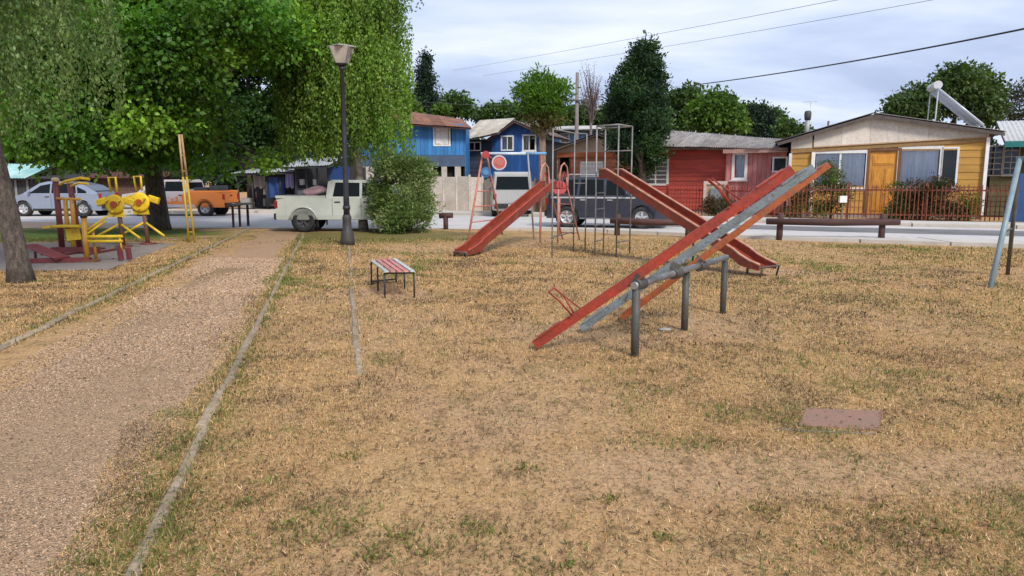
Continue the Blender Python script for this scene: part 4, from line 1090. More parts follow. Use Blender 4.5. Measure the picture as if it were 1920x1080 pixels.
# darker tree behind it
r = np.random.default_rng(22); bx = D(470,335,42.0)
cl_ = ell_clumps((bx.x,42.0,7.2), (6.0,2.2,4.0), 34, 1.7, r, 3.2)
tree('dark_tree', 'dark leafy tree rising behind the tarp stall', [(bx.x,42,0),(bx.x,42,2),(bx.x+0.2,42,5.5),(bx.x,42,10)], [0.26,0.2,0.15,0.05], [c for c, q in cl_[::2]],
     [clump_leaves(cl_, 11, 8, 0.2, 0.75, [(0.032,0.085,0.016),(0.05,0.115,0.018),(0.025,0.062,0.016)], r, sig=0.26)], seed=3)
r = np.random.default_rng(27); bx = D(60,335,43.0)
cl_ = ell_clumps((bx.x+1,45,7.4), (8.5,2.0,4.0), 32, 1.8, r, 3.2)
tree('dark_tree', 'dark leafy tree behind the shed at the left border', [(bx.x,45,0),(bx.x,45,2),(bx.x+0.2,45,5.5),(bx.x,45,9)], [0.26,0.2,0.15,0.05], [c for c, q in cl_[::2]],
     [clump_leaves(cl_, 9, 8, 0.22, 0.75, [(0.03,0.075,0.014),(0.045,0.10,0.016),(0.02,0.05,0.014)], r, sig=0.28)], seed=4)
# weeping birch behind the lamp post
r = np.random.default_rng(23); b = G(682,433)
BI = [(0.115,0.215,0.026),(0.16,0.26,0.035),(0.08,0.165,0.022),(0.20,0.28,0.05)]
st, ln = [], []
for k in range(1500):
    a = r.random()*6.283; q = 2.05*math.sqrt(r.random()); z = 3.2+4.9*r.random()**0.85
    fr = 1.0 if z < 6.6 else max(0.35, 1-(z-6.6)*0.2)
    x = -5.05+math.cos(a)*q*fr*0.99; y = 22.9+math.sin(a)*q*fr
    st.append((x, y, z)); ln.append(min(r.uniform(0.8, 2.4), z-1.95-0.6*r.random()))
cl_ = ell_clumps((-5.2,22.9,6.4), (1.5,1.5,3.2), 26, 0.7, r, 3.0)
tree('weeping_birch', 'weeping birch with hanging yellow-green strands behind the lamp post',
     [(b.x,b.y,-0.05),(b.x-0.02,b.y,0.5),(b.x-0.1,b.y,2.0),(-4.85,22.8,4.0),(-5.35,22.9,6.2),(-5.5,22.9,8.6)], [0.17,0.13,0.12,0.10,0.085,0.03],
     [c for c, q in cl_[::2]], [strand_leaves(st, ln, 42, 0.085, 0.6, BI, r), clump_leaves(cl_, 16, 8, 0.09, 0.65, BI, r, sig=0.16)], bark=BIRCH, seed=5)
# nearest tree at the left border: grey-green hanging sprays
r = np.random.default_rng(24); b = G(40,528)
WI = [(0.085,0.15,0.04),(0.11,0.175,0.055),(0.06,0.115,0.03),(0.155,0.20,0.07),(0.09,0.14,0.03)]
st, ln = [], []
for k in range(620):
    x = -12.0+6.6*r.random()**0.9; y = 9.6+4.6*r.random(); z = r.uniform(3.3, 6.2)
    u = 960+1387*x/y
    if u > 250: continue
    low = 1.95+0.6*r.random()+max(0, (u-90)/160)*0.7
    st.append((x, y, z)); ln.append(min(r.uniform(0.9, 2.6), z-low))
cl_ = ell_clumps((-9.4,12.0,5.6), (2.6,2.2,1.5), 26, 0.75, r, 3.6)
tree('willow_tree', 'nearest tree at the left border with a dark trunk and hanging grey-green sprays',
     [(b.x,b.y,-0.05),(b.x-0.02,b.y,0.3),(b.x-0.10,b.y,1.1),(b.x-0.28,b.y+0.02,2.2),(b.x-0.5,b.y+0.1,3.6),(b.x-1.0,b.y+0.2,5.6)], [0.225,0.165,0.145,0.135,0.115,0.05],
     [c for c, q in cl_[::2]], [strand_leaves(st, ln, 40, 0.062, 0.5, WI, r), clump_leaves(cl_, 16, 8, 0.075, 0.55, WI, r, sig=0.15)], seed=6)
# round bush beside the lamp post
r = np.random.default_rng(25); b = G(757,436)
OL = [(0.11,0.185,0.034),(0.15,0.23,0.055),(0.07,0.125,0.028),(0.23,0.30,0.10),(0.30,0.34,0.15)]
cl_ = []
for k in range(56):
    zz_ = r.random(); z = 0.12+1.95*zz_; rad = 0.86*math.sqrt(max(0.05, 1-((z-1.0)/1.45)**2))
    a = r.random()*6.283; q = rad*(0.5+0.5*r.random())
    cl_.append((V3(b.x+math.cos(a)*q*1.08-0.02*z, b.y+math.sin(a)*q, z), (0.30,0.30,0.32)))
T = tree('round_bush', 'round pale-tipped bush with narrow leaves beside the lamp post',
     [(b.x,b.y,0),(b.x,b.y,0.5),(b.x+0.05,b.y,1.2)], [0.06,0.045,0.02], [c for c, q in cl_[::4]],
     [clump_leaves(cl_, 62, 7, 0.11, 0.27, OL, r, sig=0.09, droop=-0.35, var=0.4, shell=0.4)], seed=7, cat='bush', crown='foliage')
# pollarded tree among the houses
r = np.random.default_rng(26); bx = D(1017,335,36.2)
cl_ = [(np.array(D(u,v,y)), q) for u,v,y,q in [(985,180,36,.5),(1000,165,36.3,.55),(1018,155,36,.55),(1036,165,36.4,.5),(1050,180,36,.45),(1015,185,35.6,.6),(1000,200,36,.5),(1035,200,36,.5),(978,170,36,.3),(1056,165,36,.3)]]
cl2 = [(np.array(D(u,v,y)), q) for u,v,y,q in [(1000,222,36,.42),(1020,226,36,.5),(1038,220,36,.42),(1012,240,36.1,.3)]]
tree('pollarded_tree', 'small pollarded tree with a bright green tuft in front of the deep blue house', [(bx.x,36.2,0),(bx.x,36.2,1.5),(bx.x-0.02,36.2,3.0),(bx.x,36.2,4.4)], [0.22,0.19,0.18,0.12],
     [c for c, q in cl_[::2]], [clump_leaves(cl_, 26, 9, 0.2, 0.3, [(0.10,0.21,0.014),(0.13,0.25,0.02),(0.07,0.15,0.012)], r, sig=0.16, droop=-0.3), clump_leaves(cl2, 22, 8, 0.2, 0.3, [(0.12,0.12,0.03),(0.13,0.10,0.04)], r, sig=0.14, droop=0.6)], bark=M('pale_bark', (0.30,0.22,0.15), (0.18,0.12,0.08), rough=0.9, scale=4, amt=0.8), seed=8)
# the tall dark evergreen
r = np.random.default_rng(28); Y = 34.5; bx = D(1203,335,Y)
cl_ = []
for u0, vtop, vbot, wd in ((1198,110,318,46),(1226,112,285,20),(1178,135,290,28),(1160,150,270,15),(1216,86,230,15),(1196,98,200,13)):
    for k in range(22):
        t_ = k/21; v = vtop+(vbot-vtop)*t_
        w_ = wd*(0.22+0.95*t_**0.7)*(1 if t_ < 0.65 else 1-1.3*(t_-0.65))
        c = D(u0+r.uniform(-1,1)*w_*0.75, v, Y+r.uniform(-1.0,0.9)*(0.2+t_))
        cl_.append((np.array(c), (0.33+0.22*t_, 0.33+0.22*t_, 0.5)))
tree('evergreen_tree', 'tall dark evergreen with several tips between the brown and red houses', [(bx.x,Y,0),(bx.x,Y,1.5),(bx.x,Y,4),(bx.x,Y,7.0)], [0.26,0.2,0.13,0.03],
     [c for c, q in cl_[::9]], [clump_leaves(cl_, 20, 8, 0.15, 0.45, [(0.018,0.045,0.018),(0.028,0.068,0.02),(0.045,0.10,0.022),(0.014,0.032,0.016)], r, sig=0.11, droop=-0.4, var=0.35, tone=0.45)], seed=9)
# trees beyond the roofs
BG = 'trees beyond the roofs'
def conifer(name, label, u, vtop, vbot, wpx, Y, pal, seed, n=16):
    r = np.random.default_rng(seed); b = D(u, 335, Y); cl_ = []
    for k in range(n):
        t_ = (k+0.5)/n; c0 = D(u, vtop+(vbot-vtop)*t_, Y); w_ = wpx*Y/FPX*(0.10+0.9*t_)
        for j in range(4):
            a = r.random()*6.283
            cl_.append((np.array([c0.x+math.cos(a)*w_*0.6, Y+math.sin(a)*w_*0.6, c0.z+r.normal()*0.1]), (w_*0.5+0.12, w_*0.5+0.12, 0.35)))
    zt_ = D(u, vtop, Y).z
    tree(name, label, [(b.x,Y,0),(b.x,Y,zt_*0.5),(b.x,Y,zt_)], [0.28,0.16,0.02], [c for c, q in cl_[::6]],
         [clump_leaves(cl_, 9, 7, 0.26, 0.4, pal, r, sig=0.2, droop=0.5)], seed=seed, group=BG)
def bushy(name, label, lobes, Y, pal, seed, size=0.26, dens=7, group=BG, bark=BARK):
    r = np.random.default_rng(seed); cl_ = []
    for u, v, rp in lobes:
        c = np.array(D(u, v, Y)); q = rp*Y/FPX
        cl_ += [(c, q*0.8)] + [(c+unit(r.normal(size=(1,3)))[0]*q*np.array([0.75,0.75,0.6]), q*r.uniform(0.35, 0.55)) for _ in range(7)]
    b = D(lobes[0][0], 335, Y); zt_ = D(lobes[0][0], lobes[0][1], Y).z
    tree(name, label, [(b.x,Y,0),(b.x,Y,zt_*0.5),(b.x,Y,zt_)], [0.3,0.2,0.06], [c for c, q in cl_[::3]],
         [clump_leaves(cl_, dens, 8, size, 0.7, pal, r, sig=0.18, var=0.3, tone=0.35)], seed=seed, group=group, bark=bark)
DG = [(0.022,0.045,0.026),(0.03,0.058,0.03),(0.018,0.036,0.022)]
MG = [(0.055,0.11,0.022),(0.08,0.14,0.028),(0.04,0.085,0.022)]
LG = [(0.085,0.165,0.02),(0.11,0.195,0.028),(0.06,0.125,0.02)]
conifer('spruce_tree', 'blue-green spruce rising behind the bright blue house', 798, 98, 225, 30, 66, DG, 31)
bushy('leafy_tree', 'leafy tree right of the spruce behind the bright blue house', [(855,195,24),(870,205,18),(838,205,16)], 62, MG, 32)
bushy('leafy_tree', 'low dark tree showing between the two blue houses', [(905,216,18),(930,212,20),(955,210,20)], 72, MG, 33)
bushy('leafy_tree', 'dark tree filling the gap left of the pollarded tree', [(975,218,20),(990,210,18)], 66, MG, 61)
bushy('leafy_tree', 'low green tree directly behind the pollarded tree', [(1050,225,22),(1035,215,18),(1068,220,18)], 64, LG, 62)
bushy('leafy_tree', 'broad green tree behind the three small spruces', [(1395,222,34),(1425,228,32),(1455,238,28),(1370,205,26)], 70, MG, 63)
bushy('leafy_tree', 'pale green tree left of the spruce, above the blue house roof', [(770,205,20),(750,190,24),(822,215,18)], 60, LG, 64)
bushy('leafy_tree', 'leafy tree behind the power pole and pale blue house', [(1095,232,24),(1120,225,26),(1150,215,24),(1085,210,16)], 56, MG, 34)
bushy('leafy_tree', 'rounded tree just right of the tall dark evergreen', [(1285,195,34),(1275,225,30),(1300,180,22)], 58, MG, 35)
bushy('leafy_tree', 'bright green tree above the red house roof', [(1340,215,38),(1370,225,30),(1315,225,28),(1350,190,24)], 50, LG, 36)
for i, (u, vt, lb) in enumerate([(1408,198,'first'), (1428,200,'second'), (1446,212,'third')]):
    conifer('spruce_tree', lb + ' from the left of three small spruces behind the red house', u, vt, 268, 22, 64, DG, 37+i, 10)
bushy('leafy_tree', 'low tree between the spruces and the flue of the mustard house', [(1480,240,20),(1500,246,16)], 60, MG, 41)
bushy('leafy_tree', 'big leafy tree behind the solar water heater', [(1780,180,52),(1830,180,46),(1720,200,36),(1690,200,28),(1850,205,38),(1800,150,26),(1740,175,26)], 44, [(0.07,0.12,0.035),(0.095,0.15,0.04),(0.05,0.085,0.03)], 42, size=0.2, dens=10)
bushy('leafy_tree', 'sparse twiggy tree at the right border above the teal roof', [(1915,195,34),(1935,170,30),(1900,220,20)], 46, [(0.06,0.07,0.045),(0.08,0.085,0.055)], 43, size=0.13, dens=6)
# bare tree beside the power pole
r = np.random.default_rng(44); Y = 49.0; b0 = D(1108,240,Y)
T = Thing('bare_tree', 'thin almost bare tree beside the power pole', 'tree', (b0.x, Y, 0), 0, BG)
mb = MB(); lf = []
mb.tube([(b0.x,Y,0),(b0.x,Y,b0.z*0.6),(b0.x,Y,b0.z+0.3)], [0.16,0.12,0.08], 6)
for k in range(46):
    a = D(1108+r.uniform(-3,3), 240-r.random()*55, Y); e = D(1108+r.uniform(-26,26), 205-r.random()*88, Y+r.uniform(-1,1))
    mb.tube([a, a.lerp(e, 0.5)+Vector((r.normal()*0.1,0,0.1)), e], [0.035,0.022,0.008], 4, cap=False)
    for j in range(26): lf.append(np.array(a.lerp(e, r.uniform(0.45,1.0)))+r.normal(size=3)*0.12)
T.part('trunk', mb, M('grey_twig', (0.16,0.12,0.11), rough=0.9), world=True)
lf = np.array(lf); V = leaf_quads(lf, r.normal(size=lf.shape), r.uniform(0.06,0.12,len(lf)), 0.5, r) - np.array([b0.x, Y, 0])
link('crown', np_mesh('crown', V, 4, LEAF, np.array([[0.15,0.09,0.085]])*r.uniform(0.7,1.3,(len(lf),1))), T.o)
# far wood closing the view
r = np.random.default_rng(45); cl_ = []
for k in range(190):
    x = -130+260*r.random(); y = 88+25*r.random(); h = 3.4+2.6*r.random()
    for j in range(3): cl_.append((V3(x+r.normal()*1.5, y, h*(0.35+0.3*j)), (2.6,2.2,1.7)))
V, C = clump_leaves(cl_, 2.4, 6, 0.6, 0.7, [(0.03,0.055,0.026),(0.04,0.07,0.03),(0.025,0.045,0.025)], r, sig=0.4)
tag(link('far_wood', np_mesh('far_wood', V, 4, LEAF, C)), 'distant dark wood beyond the village roofs', 'wood', kind='stuff')
# garden shrubs behind the pickets
def shrub(label, u, v0, v1, wpx, Y, pal, seed, size=0.09, n=22, asp=0.5):
    r = np.random.default_rng(seed); b = D(u, 335, Y); zt_ = D(u, v0, Y).z; hw = wpx*Y/FPX/2; cl_ = []
    for k in range(n):
        z = zt_*(0.12+0.8*r.random()); w_ = hw*(1.0-0.35*(z/zt_)); a = r.random()*6.283; q = w_*(0.3+0.7*r.random())
        cl_.append((V3(b.x+math.cos(a)*q, Y+math.sin(a)*min(q, 0.55), z), 0.26))
    tree('garden_shrub', label, [(b.x,Y,0),(b.x,Y,zt_*0.4),(b.x,Y,zt_*0.75)], [0.04,0.03,0.015], [c for c, q in cl_[::3]],
         [clump_leaves(cl_, 34, 7, size, asp, pal, r, sig=0.1, droop=-0.1, var=0.35)], seed=seed, group='shrubs in the house gardens', cat='shrub', crown='foliage')
RG = [(0.06,0.055,0.02),(0.10,0.05,0.028),(0.045,0.06,0.02),(0.11,0.06,0.03)]
shrub('bright green shrub under the left window of the mustard house', 1562, 306, 400, 66, 29.95, [(0.07,0.13,0.02),(0.10,0.16,0.03),(0.09,0.07,0.03)], 51)
shrub('thin dry shrub left of the bright green one by the mustard house', 1506, 332, 405, 66, 30.4, [(0.12,0.11,0.03),(0.08,0.09,0.025),(0.16,0.09,0.04)], 52, n=14)
shrub('wide dark reddish shrub under the right window of the mustard house', 1745, 340, 402, 124, 28.9, RG, 53, n=40)
shrub('dark green shrub between the carved door and the reddish shrub', 1693, 346, 402, 44, 29.1, MG, 54, n=14)
shrub('small yellow-green plant at the white corner post', 1822, 375, 405, 44, 28.6, [(0.13,0.14,0.02),(0.10,0.12,0.025)], 55, n=10)
shrub('low weedy shrub in front of the pale meter panel', 1345, 378, 402, 60, 31.2, RG, 56, n=14)
# ------------------------------------------------------------------ playground
REDP = M('red_play_paint', (0.41,0.048,0.024), (0.24,0.04,0.024), rough=0.48, scale=4, amt=0.65, fine=0.2, chip=(0.16,0.10,0.075), chips=0.45)
ORNG = M('orange_play_paint', (0.46,0.125,0.03), (0.28,0.07,0.03), rough=0.5, scale=4, amt=0.6, fine=0.18, chip=(0.17,0.12,0.09), chips=0.55)
GREYB = M('grey_blue_paint', (0.25,0.31,0.33), (0.14,0.15,0.15), rough=0.5, scale=5, amt=0.65, fine=0.2, chip=(0.10,0.075,0.055), chips=0.6)
STEELD = M('weathered_steel', (0.115,0.12,0.11), (0.08,0.065,0.05), rough=0.6, scale=6, amt=0.6, metal=0.2)
STEELL = M('grey_pipe', (0.30,0.31,0.30), (0.16,0.14,0.12), rough=0.5, scale=5, amt=0.6, metal=0.3)
BLACK = M('black_steel', (0.022,0.023,0.026), (0.04,0.035,0.03), rough=0.5)
CHUTE = M('chute_paint', (0.30,0.050,0.022), (0.16,0.034,0.018), rough=0.42, scale=3, amt=0.65, fine=0.2, chip=(0.20,0.13,0.10), chips=0.4)
PALED = M('worn_pink_edge', (0.70,0.46,0.34), (0.5,0.18,0.10), rough=0.6, scale=6, amt=0.8)

# seesaw: three planks on one bar
p0, p1, p2 = G(1190,668), G(1283,619), G(1355,588)
T = Thing('seesaw', 'triple seesaw with red, grey and orange planks on one low steel bar', 'seesaw', (p1.x, p1.y, 0))
hb = 0.655
for p in (p0, p1, p2):
    T.part('post', MB().tube([(p.x,p.y,-0.1),(p.x,p.y,hb-0.02)], 0.038, 12), STEELD, world=True)
d = (p2-p0).normalized()
T.part('crossbar', MB().tube([Vector((p0.x,p0.y,hb))-d*0.06, Vector((p2.x,p2.y,hb+0.02))+d*0.06], 0.033, 14), STEELL, world=True)
hd = Vector((0.978,-0.205,0)).normalized()
def plank(low_uv, high_uv, mt, wd, th, handle, name, label):
    a = G(*low_uv, 0.05)
    rr = ray(*high_uv); o = Vector((0,0,EYE))
    # distance along hd where the sight line of the raised end crosses the plank's vertical plane
    k = (a.x*hd.y - a.y*hd.x)/(rr.x*hd.y - rr.y*hd.x)
    b = o + rr*k
    ax = (b-a).normalized(); sd_ = Vector((-hd.y, hd.x, 0)); up = sd_.cross(ax)*-1
    if up.z < 0: up = -up
    mb = MB()                                             # folded steel channel: web and two lips
    mb.beam(a+up*th*0.5, b+up*th*0.5, wd, 0.012, up=up)
    for s_ in (-1, 1): mb.beam(a+sd_*s_*(wd/2), b+sd_*s_*(wd/2), 0.008, th, up=up)
    pk = T.part(name, mb, mt, world=True, label=label)
    f = (b-a).length
    # pivot clamp over the bar
    A0 = Vector((p0.x,p0.y,hb)); best = min((abs((A0+d*t_ - (a+ax*s_)).to_2d().length), s_, t_) for s_ in np.linspace(0.3,f*0.8,80) for t_ in np.linspace(-0.1,2.7,120))
    c = A0 + d*best[2]
    T.part('pivot', MB().tube([c-d*0.09, c+d*0.09], 0.052, 12).beam(c+up*0.05, a+ax*best[1]+up*0.0, 0.08, 0.08, up=ax), STEELD, world=True)
    for fr, end in ((0.07, -1), (0.93, 1)):
        s0 = a+ax*f*fr+up*(th*0.5+0.008)
        T.part('seat', MB().beam(s0-ax*0.13, s0+ax*0.13, wd+0.04, 0.014, up=up), mt, pk, world=True)
        if handle:
            h0 = a+ax*f*(fr+(0.10 if end < 0 else -0.14))+up*(th*0.5)
            w_ = 0.15; h = 0.30
            T.part('handle', MB().tube([h0-sd_*w_*0.4, h0-sd_*w_+up*h*0.6, h0-sd_*w_+up*h-ax*0.03, h0+sd_*w_+up*h-ax*0.03, h0+sd_*w_+up*h*0.6, h0+sd_*w_*0.4], 0.009, 6), REDP, pk, world=True)
            T.part('handle', MB().tube([h0+ax*0.09, h0+up*h*0.98], 0.008, 6), REDP, pk, world=True)
    return pk
plank((1003.5,647),(1486,318), REDP, 0.06, 0.08, True, 'plank', 'red plank nearest the camera')
plank((1090,616),(1526,315), GREYB, 0.06, 0.07, False, 'plank', 'grey-blue middle plank')
plank((1166,596),(1554,309), ORNG, 0.055, 0.06, False, 'plank', 'orange far plank')

# slides
def slide(label, low, top, wd, side_h, lip_mt, seed, run=0.45):
    T = Thing('slide', label, 'slide', (low.x, low.y, 0))
    h = Vector((top.x-low.x, top.y-low.y, 0)); hl = h.length; h.normalize(); sd_ = Vector((-h.y, h.x, 0))
    pts = []
    prof = [(-run, low.z-0.04), (-run*0.5, low.z-0.035), (0.0, low.z+0.01), (0.14, low.z+0.09)]
    pts = [Vector((low.x, low.y, 0))+h*s_+Vector((0,0,z)) for s_, z in prof]
    pts += [pts[-1].lerp(top, k) for k in (0.33, 0.66, 1.0)]
    pts.append(top+h*0.25+Vector((0,0,0.01)))
    mb = MB(); vv = []
    for p in pts: vv += [p-sd_*wd/2, p+sd_*wd/2, p+sd_*wd/2-Vector((0,0,0.012)), p-sd_*wd/2-Vector((0,0,0.012))]
    n = len(pts)
    fs = []
    for i in range(n-1):
        for k in range(4): fs.append((4*i+k, 4*i+(k+1)%4, 4*i+4+(k+1)%4, 4*i+4+k))
    fs += [(3,2,1,0), (4*n-4,4*n-3,4*n-2,4*n-1)]
    mb.add(vv, fs); ch = T.part('chute', mb, CHUTE, world=True)
    for s_ in (-1, 1):
        vv = []
        for i, p in enumerate(pts):
            hh = side_h*(0.35 if i == 0 else 0.7 if i == 1 else 1.0)
            c = p+sd_*s_*(wd/2+0.008)
            vv += [c-sd_*0.006-Vector((0,0,0.04)), c+sd_*0.006-Vector((0,0,0.04)), c+sd_*0.006+Vector((0,0,hh)), c-sd_*0.006+Vector((0,0,hh))]
        m_ = MB(); m_.add(vv, fs); so = T.part('side_wall', m_, CHUTE, world=True)
        T.part('lip', MB().tube([p+sd_*s_*(wd/2+0.008)+Vector((0,0,side_h*(0.35 if i == 0 else 0.7 if i == 1 else 1.0)+0.008)) for i, p in enumerate(pts)], 0.021, 6), lip_mt, so, world=True)
    e = pts[0]
    T.part('foot_hoop', MB().tube([e-sd_*wd/2-Vector((0,0,e.z+0.05)), e-sd_*wd/2+Vector((0,0,0.02))-h*0.06, e+sd_*wd/2+Vector((0,0,0.02))-h*0.06, e+sd_*wd/2-Vector((0,0,e.z+0.05))], 0.018, 7), STEELD, world=True)
    T.part('leg', MB().tube([pts[2]-Vector((0,0,0.02)), Vector((pts[2].x, pts[2].y, -0.05))], 0.02, 6), STEELD, world=True)
    return T, pts, h, sd_
low = G(890,467,0.12); top = D(1024,352,18.5)
T, pts, h, sd_ = slide('short red slide descending left beside the coloured climbing frame', low, top, 0.31, 0.14, REDP, 3, run=0.5)
pf = pts[-1]+h*0.22
T.part('platform', MB().beam(pts[-1]-Vector((0,0,0.03)), pf+h*0.2-Vector((0,0,0.03)), 0.52, 0.04), REDP, world=True)
PINKP = M('pink_paint', (0.50,0.16,0.13), (0.42,0.28,0.22), rough=0.6, scale=5, amt=0.7)
for s_ in (-1, 1):
    foot = pf+h*1.0+sd_*s_*0.25; foot.z = -0.05
    T.part('ladder_rail', MB().tube([foot, pf+h*0.2+sd_*s_*0.25, pf+h*0.15+sd_*s_*0.25+Vector((0,0,0.25))], 0.022, 7), PINKP, world=True)
    c = pf+sd_*s_*0.27
    T.part('hand_loop', MB().tube([c-h*0.25, c-h*0.27+Vector((0,0,0.30)), c-h*0.18+Vector((0,0,0.52)), c-h*0.02+Vector((0,0,0.60)), c+h*0.14+Vector((0,0,0.50)), c+h*0.20+Vector((0,0,0.25)), c+h*0.2], 0.02, 7), PINKP, world=True)
    T.part('hand_loop', MB().tube([c-h*0.12, c-h*0.13+Vector((0,0,0.22)), c-h*0.02+Vector((0,0,0.38)), c+h*0.09+Vector((0,0,0.22)), c+h*0.1], 0.014, 6), REDP, world=True)
    lg = pf+sd_*s_*0.25-h*0.3; T.part('leg', MB().tube([lg-Vector((0,0,0.04)), Vector((lg.x, lg.y, -0.05))], 0.022, 7), PINKP, world=True)
for k in range(5):
    t_ = (k+0.7)/5.4; c = (pf+h*1.0).lerp(pf+h*0.2, t_); c.z = pf.z*t_
    T.part('rung', MB().tube([c-sd_*0.25, c+sd_*0.25], 0.014, 6), PINKP, world=True)

low = G(1402,492,0.20); top = D(1152,330,15.45)
T, pts, h, sd_ = slide('long red slide with pale edges descending right from a grey pipe tower', low, top, 0.40, 0.13, PALED, 4, run=0.42)
tw = [Vector(p) for p in ((1.76,15.65,0),(2.15,15.2,0),(2.52,15.8,0),(2.02,16.3,0))]
zt = 2.68
for p in tw: T.part('tower_post', MB().tube([(p.x,p.y,-0.05),(p.x,p.y,zt)], 0.016, 8), STEELL, world=True)
tp = [Vector((p.x,p.y,zt)) for p in tw]
for a, b in ((0,1),(1,2),(2,3),(3,0)): T.part('top_bar', MB().tube([tp[a], tp[b]], 0.016, 8), STEELL, world=True)
pz = top.z-0.02
T.part('platform', MB().slab([(p.x,p.y,pz) for p in tw], 0.03), REDP, world=True)
for z in (0.28, 0.62, 0.96, 1.30): T.part('rung', MB().tube([(tw[0].x,tw[0].y,z),(tw[3].x,tw[3].y,z)], 0.013, 6), STEELL, world=True)
for z in (0.3,): T.part('rung', MB().tube([(tw[1].x,tw[1].y,z),(tw[2].x,tw[2].y,z)], 0.013, 6), STEELL, world=True)
T.part('guard_bar', MB().tube([(tw[2].x,tw[2].y,pz+0.55),(tw[3].x,tw[3].y,pz+0.55)], 0.015, 6), STEELL, world=True)
m_ = pts[4]; T.part('leg', MB().tube([m_-Vector((0,0,0.02)), Vector((m_.x, m_.y, -0.05))], 0.02, 7), STEELD, world=True)

# slim pipe climbing frame left of the tower
a, b = G(1035,484), G(1075,471)
c, d_ = Vector((1.50,15.3,0)), Vector((0.95,16.2,0))
T = Thing('climbing_frame', 'slim grey pipe climbing frame with low hoops left of the slide tower', 'climbing frame', (a.x, a.y, 0))
zt = 2.58; P4 = [a, b, Vector((1.62,16.5,0)), Vector((0.62,15.9,0))]
P4 = [a, Vector((1.55,15.9,0)), b, Vector((0.72,16.2,0))]
for p in (P4[0], P4[2]): T.part('post', MB().tube([(p.x,p.y,-0.05),(p.x,p.y,zt)], 0.015, 7), STEELL, world=True)
q0 = D(1028,243,15.0); q1 = D(1103,241,16.3)
T.part('top_bar', MB().tube([(a.x,a.y,zt),(b.x,b.y,zt),(q1.x,q1.y+0.3,zt)], 0.015, 7), STEELL, world=True)
T.part('post', MB().tube([(q1.x,q1.y+0.3,-0.05),(q1.x,q1.y+0.3,zt)], 0.015, 7), STEELL, world=True)
for z in (0.38,): T.part('hoop', MB().tube([(a.x,a.y,z),(a.x+0.05,a.y+0.1,z+0.05),(b.x-0.05,b.y-0.1,z+0.05),(b.x,b.y,z)], 0.014, 6), STEELD, world=True)
for z in (1.5,): T.part('rung', MB().tube([(b.x,b.y,z),(q1.x,q1.y+0.3,z)], 0.012, 6), STEELL, world=True)

# coloured climbing frame: red ladder legs, blue and white top bar, painted discs
lf = G(877,450); lt = D(905,288,20.2); rt = D(1021,286,20.2)
T = Thing('climbing_frame', 'red ladder climbing frame with blue and white top bar and painted discs', 'climbing frame', (lf.x, lf.y, 0))
zt = lt.z
bl, br = D(942,335,21.6), D(1014,335,21.6)
REDL = M('faded_red_pipe', (0.42,0.10,0.075), (0.48,0.26,0.2), rough=0.6, scale=5, amt=0.6)
T.part('ladder_rail', MB().tube([(lf.x,lf.y,-0.05), lt], 0.028, 8), REDL, world=True)
T.part('ladder_rail', MB().tube([(bl.x,21.6,-0.05),(lt.x+0.1,20.4,zt)], 0.028, 8), REDL, world=True)
rf_ = D(1002,335,19.6)
T.part('leg', MB().tube([(rf_.x,19.6,-0.05),(rt.x-0.45,20.15,zt)], 0.024, 8), M('pale_pipe', (0.42,0.40,0.39), rough=0.5), world=True)
T.part('leg', MB().tube([(br.x,21.6,-0.05),(rt.x-0.08,20.4,zt)], 0.026, 8), REDL, world=True)
T.part('top_bar', MB().tube([(lt.x-0.05,20.2,zt),(rt.x-0.5,20.2,zt)], 0.038, 10), M('white_blue_bar', (0.66,0.72,0.80), (0.42,0.55,0.70), rough=0.4, scale=4), world=True)
T.part('top_bar', MB().tube([(rt.x-0.5,20.2,zt),(rt.x+0.05,20.2,zt)], 0.038, 10), M('blue_bar', (0.10,0.28,0.55), (0.25,0.42,0.6), rough=0.4, scale=4), world=True, label='blue right end of the top bar')
for t_ in (0.2, 0.38, 0.56, 0.78):
    a = Vector((lf.x,lf.y,0)).lerp(lt, t_); b = Vector((bl.x,21.6,0)).lerp(Vector((lt.x+0.1,20.4,zt)), t_)
    T.part('rung', MB().tube([a, b], 0.018, 6), REDL, world=True)
def disc(c, r, mt, nm, ring=None):
    o = T.part(nm, MB().lathe([(0.001,-0.02),(r,-0.02),(r,0.02),(0.001,0.02)], c, 18, 'y', smooth=False), mt, world=True)
    if ring: T.part('hub', MB().lathe([(0.001,-0.035),(r*0.55,-0.035),(r*0.55,-0.022),(0.001,-0.022)], c, 16, 'y', smooth=False), ring, o, world=True)
disc(D(936,305,20.0), 0.15, M('disc_red', (0.50,0.05,0.04), (0.55,0.2,0.17), rough=0.5), 'painted_disc', M('disc_centre', (0.62,0.22,0.17), rough=0.5))
T.part('disc_ring', MB().lathe([(0.16,-0.015),(0.20,-0.015),(0.20,0.015),(0.16,0.015),(0.16,-0.015)], D(936,305,20.0), 20, 'y', cap=False, smooth=False), M('ring_pale', (0.60,0.50,0.45), rough=0.6), world=True)
T.part('disc_bracket', MB().tube([D(936,305,20.05), D(936,305,20.05)*1.0+Vector((-0.32,0.1,0.2)), Vector(lt)+Vector((0.06,0.1,-0.1))], 0.012, 6), REDL, world=True)
disc(D(911,323,20.0), 0.14, M('disc_blue', (0.03,0.13,0.34), (0.09,0.22,0.42), rough=0.5), 'painted_disc', M('disc_teal', (0.08,0.25,0.42), rough=0.5))
disc(D(911,290,20.05), 0.10, M('disc_red2', (0.42,0.05,0.05), rough=0.5), 'painted_disc')
